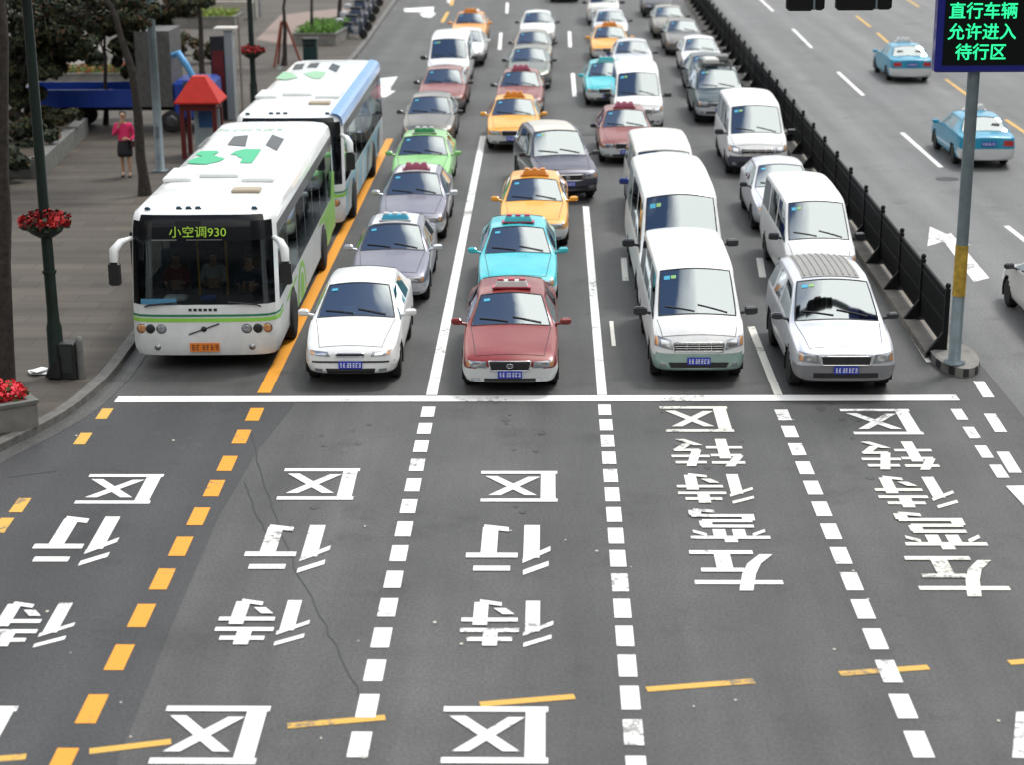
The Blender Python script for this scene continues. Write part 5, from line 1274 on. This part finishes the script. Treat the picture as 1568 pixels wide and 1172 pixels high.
# long stone bed on the left
c1, c2, c3 = at(18, 288, KH), at(66, 272, KH), at(136, 205, KH)
bed = empty('plant_bed', (c2.x, c2.y, KH), 0, 'long low stone plant bed with dark shrubs at the left edge of the pavement', 'plant bed')
dx = (c3-c2); ln = dx.length; aang = math.atan2(dx.y, dx.x)
def loc(p_, z): return (p_[0]-c2.x, p_[1]-c2.y, z)
lf = Vector((-3.2, .35, 0))
out_ = [c2, c3, c3+lf*1.5, c2+lf*1.5]; mb = MB()
def wall(a, b, t=.35, h_=.55):
    d_ = (b-a).normalized(); nn = Vector((-d_.y, d_.x, 0))*t; q = [a, b, b+nn, a+nn]; mb.prism([loc(v_, 0) for v_ in q], h_)
wall(c2, c3); wall(c2+lf*1.5, c2-Vector((.02, 0, 0))); mb.build('bed_wall', STONE, bed)
mb = MB(); mb.prism([loc(v_, .0) for v_ in (c2+Vector((-.36, .4, 0)), c3+Vector((-.36, -.05, 0)), c3+lf*1.5, c2+lf*1.5+Vector((0, .4, 0)))], .4); mb.build('soil', SOIL, bed)

# ------------------------------------------------------------------ trees and shrubs
LEAF = [mat('leaf dark', (.012, .020, .008), .8), mat('leaf mid', (.026, .038, .012), .8), mat('leaf olive', (.055, .056, .018), .8), mat('leaf rusty', (.075, .040, .014), .8)]
def leaves(mb, c, r, n_, rr, size=(.06, .13), bias=(4, 4, 2, 1)):
    for i in range(n_):
        d_ = Vector((rr.gauss(0, 1), rr.gauss(0, 1), rr.gauss(0, 1))).normalized()*(rr.random()**.45)
        q = Vector(c)+Vector((d_.x*r[0], d_.y*r[1], d_.z*r[2]))
        s_ = rr.uniform(*size); n1 = (d_+Vector((rr.uniform(-1, 1), rr.uniform(-1, 1), rr.uniform(-.2, 1.2)))).normalized(); u_ = n1.orthogonal().normalized()
        u_ = (Matrix.Rotation(rr.uniform(0, 6.28), 3, n1) @ u_)*s_; v_ = n1.cross(u_)*.6
        mb.cur = rr.choices(range(4), bias)[0]
        mb.add([q-u_, q-v_, q+u_, q+v_], [[0, 1, 2, 3]])
def tree(base, trunk, r0, label, seed, blobs, n_leaf=2600, name='tree', props=False, leafy=True, bias=(4, 4, 2, 1), rtop=.35):
    rr = random.Random(seed); B = Vector(base); o_ = empty(name, B, 0, label, 'tree', 'street trees')
    pts = [Vector(p_) for p_ in trunk]; m_ = len(pts)
    mb = MB(); fine = []
    for a, b in zip(pts, pts[1:]): fine += [a.lerp(b, t)+Vector((rr.uniform(-.03, .03), rr.uniform(-.03, .03), 0)) for t in (0, .33, .66)]
    fine.append(pts[-1]); rs = [r0*(1.35 if i == 0 else 1)*(1-(1-rtop)*i/(len(fine)-1)) for i in range(len(fine))]
    mb.tube(fine, rs, 10); mb.build('trunk', BARK, o_)
    lb = MB(); cr_ = MB()
    for (c, r) in blobs:
        c = Vector(c); s_ = fine[max(1, len(fine)-1-rr.randint(0, 3))]; mid = s_.lerp(c, .5)+Vector((0, 0, -.1))
        lb.tube([s_, mid, c], [r0*.38, r0*.24, r0*.08], 7)
        for q in range(4):
            e_ = c+Vector((rr.uniform(-1, 1)*r[0], rr.uniform(-1, 1)*r[1], rr.uniform(-.8, .8)*r[2])); lb.tube([c.lerp(s_, .25), (c+e_)/2+Vector((0, 0, .08)), e_], [r0*.14, r0*.09, r0*.03], 5)
        if leafy:
            nb = max(3, int(r[0]*r[1]*5))
            for q in range(nb+4):
                a = Vector((rr.gauss(0, .5)*r[0], rr.gauss(0, .5)*r[1], rr.gauss(0, .45)*r[2])); f_ = rr.uniform(.28, .5)
                leaves(cr_, c+a, (r[0]*f_, r[1]*f_, r[2]*f_), n_leaf//(len(blobs)*(nb+4)), rr, bias=bias)
    lb.build('limbs', BARK, o_)
    if leafy: cr_.build('crown', LEAF, o_)
    if props:
        for a in (0, 2.1, 4.2): mb = MB(); mb.tube([(math.cos(a)*.75, math.sin(a)*.75, 0), (math.cos(a)*.12, math.sin(a)*.12, 1.9)], .05, 7); mb.build('stake', mat('rusty red stake', (.22, .05, .025), .8), o_)
    return o_
def rel(P, px, py, dy=0.0): q = at_y(px, py, P.y+dy); return (q.x-P.x, dy, q.z-KH)
def ground(px, py): P = at(px, py, KH); P.z = KH; return P
# near trunk at the left edge
P = ground(6, 598); tree(P, [(0, 0, 0), rel(P, 5, 400), rel(P, 3, 200), rel(P, -2, 0), (-.5, .1, 8)], .17, 'thick dark tree trunk cut by the left edge, beside the red flower planter', 11,
     [((-1.2, .4, 7.3), (1.5, 1.5, .9)), ((.2, 1.0, 7.8), (1.4, 1.4, .9)), ((-.4, -.6, 8.2), (1.4, 1.4, 1))], 3000, rtop=.6)
# leaning tree
P = ground(222, 298); tree(P, [(0, 0, 0), rel(P, 214, 210), rel(P, 204, 110), rel(P, 186, 55), rel(P, 172, 10), (-1.5, .3, 6.4)], .155, 'leaning tree with a pale streaked trunk between the person in pink and the grey pole', 12,
     [(rel(P, 205, 12, 1.0), (.9, .9, .45)), (rel(P, 140, 30, 1.5), (1.1, 1.2, .6)), ((-2.2, .5, 6.3), (1.5, 1.5, .8)), ((-.4, .6, 6.8), (1.5, 1.5, .9))], 9000, bias=(4, 4, 3, 2))
# plants of the dark mass at the upper left
P = ground(30, 222); tree(P, [(0, 0, 0), (.1, 0, 1.6), rel(P, 45, 70)], .12, 'dense dark tree behind the front lamp post at the upper left', 13,
     [(rel(P, 30, 50, .5), (1.3, 1.2, .9)), (rel(P, 95, 45, 1.0), (1.2, 1.2, .75)), (rel(P, 60, 95, .3), (.9, .9, .7)), (rel(P, 10, 110, .0), (.8, .9, .7)), (rel(P, 20, 0, .5), (1.6, 1.4, .9)), (rel(P, 100, 5, 1.0), (1.4, 1.4, .8)), (rel(P, 70, 60, 1.0), (1.3, 1.2, .8)), (rel(P, 55, 120, .6), (.8, .9, .6)), (rel(P, 120, 70, 1.4), (.9, .9, .5)), (rel(P, 28, 150, .2), (.6, .7, .5))], 26000, bias=(6, 4, 2, 1))
P = ground(163, 190); tree(P, [(0, 0, 0), rel(P, 161, 100), rel(P, 160, 20)], .085, 'slim dark tree rising behind the blue truck', 14,
     [(rel(P, 160, 15, .6), (1.4, 1.4, .6)), (rel(P, 185, 50, .8), (.8, .9, .45)), (rel(P, 110, 20, 1.2), (1.2, 1.2, .6)), (rel(P, 195, 90, 1.5), (.7, .9, .7)), (rel(P, 140, -20, .8), (1.8, 1.6, .7))], 15000, bias=(4, 4, 3, 2))
P = ground(137, 118); tree(P, [(0, 0, 0), (0, 0, 1)], .1, 'round dark clipped shrub behind the blue truck', 15, [((0, 0, .95), (.62, .62, .6)), ((.25, 0, .6), (.5, .5, .45))], 3600, name='shrub', bias=(8, 2, 0, 0))
for i, (x, y, lab) in enumerate(((22, 262, 'low dark shrub at the near end of the stone plant bed'), (45, 225, 'dark shrub in the stone plant bed right behind the lamp post'), (80, 205, 'brownish shrub at the far end of the stone plant bed'))):
    P = at(x, y, KH+.3); tree(P, [(0, 0, 0), (0, 0, .5)], .05, lab, 20+i, [((0, 0, .55), (.75, .8, .5)), ((-.5, .4, .5), (.6, .6, .45))], 2600, name='shrub', bias=(5, 4, 2, 1) if i < 2 else (2, 3, 3, 2))
P = ground(311, 128); tree(P, [(0, 0, 0), rel(P, 308, 60), rel(P, 303, 0), (-.3, 0, 5)], .13, 'dark straight tree right behind the red kiosk', 30, [(rel(P, 285, 4, .8), (1.1, 1.0, .5)), ((.2, .3, 5.4), (1.6, 1.6, .9)), (rel(P, 250, 14, 1.5), (1.2, 1.1, .6)), (rel(P, 225, 30, 1.8), (.9, .9, .5))], 9000, bias=(5, 4, 2, 2))
P = ground(436, 100); tree(P, [(0, 0, 0), rel(P, 437, 45), rel(P, 434, 12), rel(P, 440, -25)], .11, 'young tree held by three rusty red stakes beyond the rear bus', 31, [((.4, 0, 5.6), (1.4, 1.4, .8)), ((-.6, .3, 5.9), (1.4, 1.4, .8))], 2400, props=True)
P = ground(476, 64); tree(P, [(0, 0, 0), rel(P, 478, 10), (.1, 0, 5)], .10, 'thin dark tree trunk in front of the bright green planter', 32, [((.2, 0, 5.9), (1.5, 1.5, .8))], 1500)
P = ground(519, 40); tree(P, [(0, 0, 0), rel(P, 520, 0), (0, 0, 5)], .15, 'dark tree trunk at the top edge between the green planter and the scooters', 33, [((0, 0, 6.3), (1.6, 1.6, .9))], 1500)
P = ground(280, 96); tree(P, [(0, 0, 0), (0, 0, 1)], .1, 'rusty coloured bush in the bed behind the blue truck cab', 34, [((0, 0, .6), (.8, .8, .5)), ((.8, .2, .5), (.6, .6, .4))], 1800, name='shrub', bias=(2, 3, 3, 5))
# flower bed behind the truck
P = ground(150, 128); planter((P.x, P.y+1.2, KH), (5.2, 2.2, .35), 0, 'long bed of orange red flowers behind the blue truck', [mat('orange petals', (.50, .09, .02), .7), LEAFM, YELG, LEAFM], 2600, 8)
sheet('far_path', [(60, 100), (135, 62), (175, 70), (95, 128), (40, 150)], mat('pale path', (.17, .155, .135), .8, noise=.2), KH+.004)
sheet('far_path', [(392, 60), (430, 22), (560, 8), (500, 30), (450, 70)], mat('pinkish paving', (.22, .165, .14), .8, noise=.15), KH+.004)

# ------------------------------------------------------------------ blue truck, kiosk, pillars
TBLUE = paint('truck blue', (.01, .045, .30)); P = at(126, 203, KH); P.z = KH
tk = empty('truck', P, 0, 'blue drop-side truck with a tall grey box, parked across the pavement under the trees', 'truck')
xl, xr = rel(P, 32, 150)[0], rel(P, 208, 150)[0]; xb1 = rel(P, 264, 150)[0]; xc1 = rel(P, 292, 150)[0]; zt_ = z_row(P, 137)-KH; zl = z_row(P, 164)-KH
mb = MB()
for yy in (.0, 2.1): mb.box(((xl+xr)/2, yy, (zt_+zl)/2), (xr-xl, .05, zt_-zl))
for xx in (xl, xr): mb.box((xx, 1.05, (zt_+zl)/2), (.05, 2.1, zt_-zl))
mb.build('bed_sides', TBLUE, tk)
MB().box(((xl+xr)/2, 1.05, zl+.02), (xr-xl-.06, 2.0, .04)).build('bed_floor', BLACK, tk)
MB().box(((xl+xc1)/2, 1.05, zl-.12), (xc1-xl-.2, .8, .16)).build('chassis', UNDER, tk)
mb = MB()
for i in range(7): mb.box((xl+(xr-xl)*(i+.5)/7, -.03, (zt_+zl)/2), (.05, .02, zt_-zl))
mb.build('side_ribs', TBLUE, tk)
hb = z_row(P, 48)-KH; mb = MB(); mb.box(((xr+xb1)/2+.03, 1.0, (hb+zl)/2), (xb1-xr-.06, 1.9, hb-zl))
GB = mat('grey ribbed box', (.10, .10, .097), .6, noise=.3); gb = mb.build('cargo_box', GB, tk)
mb = MB()
for i in range(6): mb.box((xr+.12+(xb1-xr-.2)*i/5, .035, (hb+zl)/2), (.05, .03, hb-zl-.05))
mb.build('box_ribs', GB, gb)
mb = MB(); mb.box(((xb1+xc1)/2+.35, 1.05, 1.05), (xc1-xb1+.7, 1.9, 1.35), bev=.12); cabn = mb.build('cab', TBLUE, tk)
MB().box(((xb1+xc1)/2+.4, .09, 1.45), (.7, .02, .5), bev=.005).build('cab_window', GLASS, cabn)
mb = MB(); mb.tube([(xb1+.05, .2, 2.55), (xb1+.25, .15, 2.65), (xb1+.55, .1, 2.2), (xb1+.75, .1, 1.78)], [.10, .12, .11, .10], 12); mb.build('bent_pipe', mat('pale blue pipe', (.10, .33, .62), .5), tk)
for xx in (xl+.8, xl+1.7, xb1-.1):
    for yy in (.12, 1.95):
        t_ = link('wheel', wheel_mesh(.36, .24), tk, (xx, yy, .36), R(90) if yy < 1 else R(-90)); link('rim', rim_mesh(.36, .24), t_)
# kiosk with a red pyramid roof
KRED = mat('kiosk red', (.48, .022, .012), .6, noise=.12, spec=.3); KDK = mat('kiosk dark red', (.11, .008, .006), .6); P = at(312, 238, KH); P.z = KH
ks = empty('kiosk', P, 0, 'small kiosk with a bright red pyramid roof on red posts beside the front bus', 'kiosk')
ze = z_row(P, 152)-KH; za = z_row(P, 113)-KH; hw = .70
mb = MB(); mb.add([(-hw, -hw, ze), (hw, -hw, ze), (hw, hw, ze), (-hw, hw, ze), (-.2, -.2, za-.05), (.2, -.2, za-.05), (.2, .2, za-.05), (-.2, .2, za-.05), (-hw, -hw, ze-.05), (hw, -hw, ze-.05), (hw, hw, ze-.05), (-hw, hw, ze-.05)],
   [[0, 1, 5, 4], [1, 2, 6, 5], [2, 3, 7, 6], [3, 0, 4, 7], [4, 5, 6, 7], [8, 9, 1, 0], [9, 10, 2, 1], [10, 11, 3, 2], [11, 8, 0, 3], [11, 10, 9, 8]]); mb.build('roof', KRED, ks)
mb = MB(); mb.box((0, 0, ze-.16), (1.14, 1.14, .22)); mb.build('fascia', KDK, ks)
for sx_ in (-.50, .50):
    for sy in (-.50, .50): MB().box((sx_, sy, (ze-.27)/2), (.13, .13, ze-.27)).build('post', KDK, ks)
MB().box((.1, .45, .8), (.8, .3, 1.5), bev=.02).build('booth_panel', mat('pale booth panel', (.35, .42, .44), .5), ks)
MB().box((.1, .28, 1.15), (.5, .03, .6)).build('telephone', mat('booth blue', (.03, .12, .32), .4), ks)
# advertising column
P = at(352, 182, KH); P.z = KH; zt1 = z_row(P, 45)-KH
ac = empty('advertising_column', P, 0, 'grey advertising column with a dark poster beside the far lamp post', 'column')
MB().box((.12, 0, zt1/2), (.28, .55, zt1), bev=.02).build('frame', mat('grey column', (.30, .33, .34), .45, .3), ac)
MB().box((-.28, .0, zt1*.47), (.52, .30, zt1*.92), bev=.01).build('case', BLACK, ac)
MB().box((-.28, -.158, zt1*.5), (.40, .012, zt1*.55)).build('poster', mat('dark red poster', (.13, .012, .010), .5, noise=.5, nscale=3), ac)
MB().box((.02, 0, zt1+.05), (.75, .7, .10), bev=.02).build('cap', mat('pale cap', (.52, .50, .45), .6), ac)
P = at(372, 172, KH); tag(MB().lathe((0, 0, 0), [(.07, 0), (.07, .1), (.045, .12), (.045, 3.4), (0, 3.45)], 12).build('sign_pole', mat('brown pole', (.13, .11, .09), .6), None, (P.x, P.y, KH)), 'thin brown pole between the advertising column and the far lamp post', 'pole')
# bin
P = at(476, 92, KH); bn = empty('litter_bin', (P.x, P.y, KH), 0, 'dark green square litter bin in front of the bright green planter', 'bin')
MB().box((0, 0, .45), (.62, .5, .9), bev=.03).build('case', mat('bin green', (.012, .04, .042), .4), bn); MB().box((0, 0, .95), (.72, .6, .1), bev=.03).build('lid', BLACK, bn); MB().box((0, -.253, .70), (.4, .012, .12)).build('slot', UNDER, bn)
# red awning stall at the top
P = ground(346, 30); aw = empty('market_stall', (P.x, P.y+1, KH), 0, 'stall with a red awning at the top edge behind the far planter', 'stall')
MB().add([(-1.7, -.9, 2.0), (1.7, -.9, 2.0), (1.7, .9, 2.7), (-1.7, .9, 2.7), (-1.7, -.9, 1.85), (1.7, -.9, 1.85), (1.7, .9, 2.6), (-1.7, .9, 2.6)], [[0, 1, 2, 3], [4, 5, 1, 0], [5, 6, 2, 1], [6, 7, 3, 2], [7, 4, 0, 3], [7, 6, 5, 4]]).build('awning', mat('red canvas', (.50, .04, .02), .8), aw)
for x in (-1.6, 1.6):
    for y in (-.8, .8): MB().box((x, y, .95), (.07, .07, 1.9)).build('post', GALV, aw)
MB().box((0, 0, .45), (3.0, .9, .9)).build('counter', mat('pale counter', (.40, .38, .33), .7), aw)
# parked scooters at the kerb
def scooter():
    r_ = empty('parked_scooter', (0, 0, 0), 0, 'x', 'scooter', 'scooters parked along the kerb')
    for y in (-.6, .6): link('wheel', wheel_mesh(.24, .11), r_, (0, y, .24)); 
    mb = MB(); mb.box((0, .32, .50), (.34, .75, .36), bev=.08, taper=.85); mb.box((0, -.1, .27), (.30, .55, .07), bev=.02); mb.box((0, -.46, .58), (.38, .09, .66), bev=.03, taper=.8); mb.build('body', mat('scooter paint', (.05, .07, .12), .35, coat=.6), r_)
    MB().box((0, .32, .73), (.28, .68, .12), bev=.04).build('seat', BLACK, r_)
    mb = MB(); mb.tube([(0, -.6, .24), (0, -.45, .95)], .03, 8); mb.tube([(-.34, -.40, .98), (0, -.47, 1.0), (.34, -.40, .98)], .02, 8); mb.build('handlebar', BLACK, r_)
    MB().box((0, -.54, .86), (.18, .1, .16), bev=.04).build('headlight', LAMP, r_)
    MB().box((0, .80, .80), (.34, .3, .28), bev=.04).build('top_box', mat('pale top box', (.45, .47, .5), .5), r_)
    return r_
sc0 = scooter()
spots = [(541, 58, 'first scooter from the green planter, parked across the kerb'), (548, 46, 'second scooter from the green planter'), (554, 33, 'third scooter from the green planter, in the middle of the row'), (560, 21, 'fourth scooter from the green planter'), (566, 9, 'farthest scooter of the row, near the top edge')]
for i, (x, y, lab) in enumerate(spots):
    o_ = sc0 if i == 0 else copy_tree(sc0); P = ground(x, y); o_.location = (P.x, P.y, KH); o_.rotation_euler = (0, 0, R(62+i*5)); o_['label'] = lab
# ------------------------------------------------------------------ blocks beyond the frame, added for reflections and to shade side light
def block(c, dm, rz, label, cols, seed):
    o_ = empty('shade_block', c, rz, label, 'building', 'added unseen blocks shading the side light')
    X, Y, Z = dm; MB().box((0, 0, Z/2), dm).build('wall', cols[0], o_)
    mb = MB(); nfl = int(Z/3.6)
    for i in range(nfl):
        z = 2.2+i*3.6
        if z+2 > Z: break
        for s in (1, -1):
            mb.box((0, s*(Y/2+.03), z+.9), (X-1.2, .10, 1.8)); mb.box((s*(X/2+.03), 0, z+.9), (.10, Y-1.2, 1.8))
    mb.build('window_bands', cols[1], o_)
    MB().box((0, 0, Z+.4), (X+.8, Y+.8, .8)).build('parapet', cols[0], o_)
WIN = mat('dark facade glass', (.03, .04, .05), .12)
FAC1 = mat('beige facade', (.34, .30, .24), .8, noise=.1); FAC2 = mat('grey facade', (.20, .20, .20), .8, noise=.1); FAC3 = mat('brown facade', (.16, .12, .10), .8, noise=.1)
block((-24, -62, 0), (44, 26, 40), 0, 'grey block added to shade low light, unseen across the junction, on the pavement side', (FAC2, WIN), 1)
block((30, -66, 0), (46, 26, 52), 0, 'brown tower added to shade low light, unseen across the junction, on the railing side', (FAC3, WIN), 2)
block((62, 40, 0), (26, 120, 34), 0, 'beige block added to shade side light, unseen along the far carriageway', (FAC1, WIN), 3)
block((-78, 20, 0), (24, 70, 30), 0, 'brown block added to shade side light, unseen beyond the plaza', (FAC3, WIN), 4)
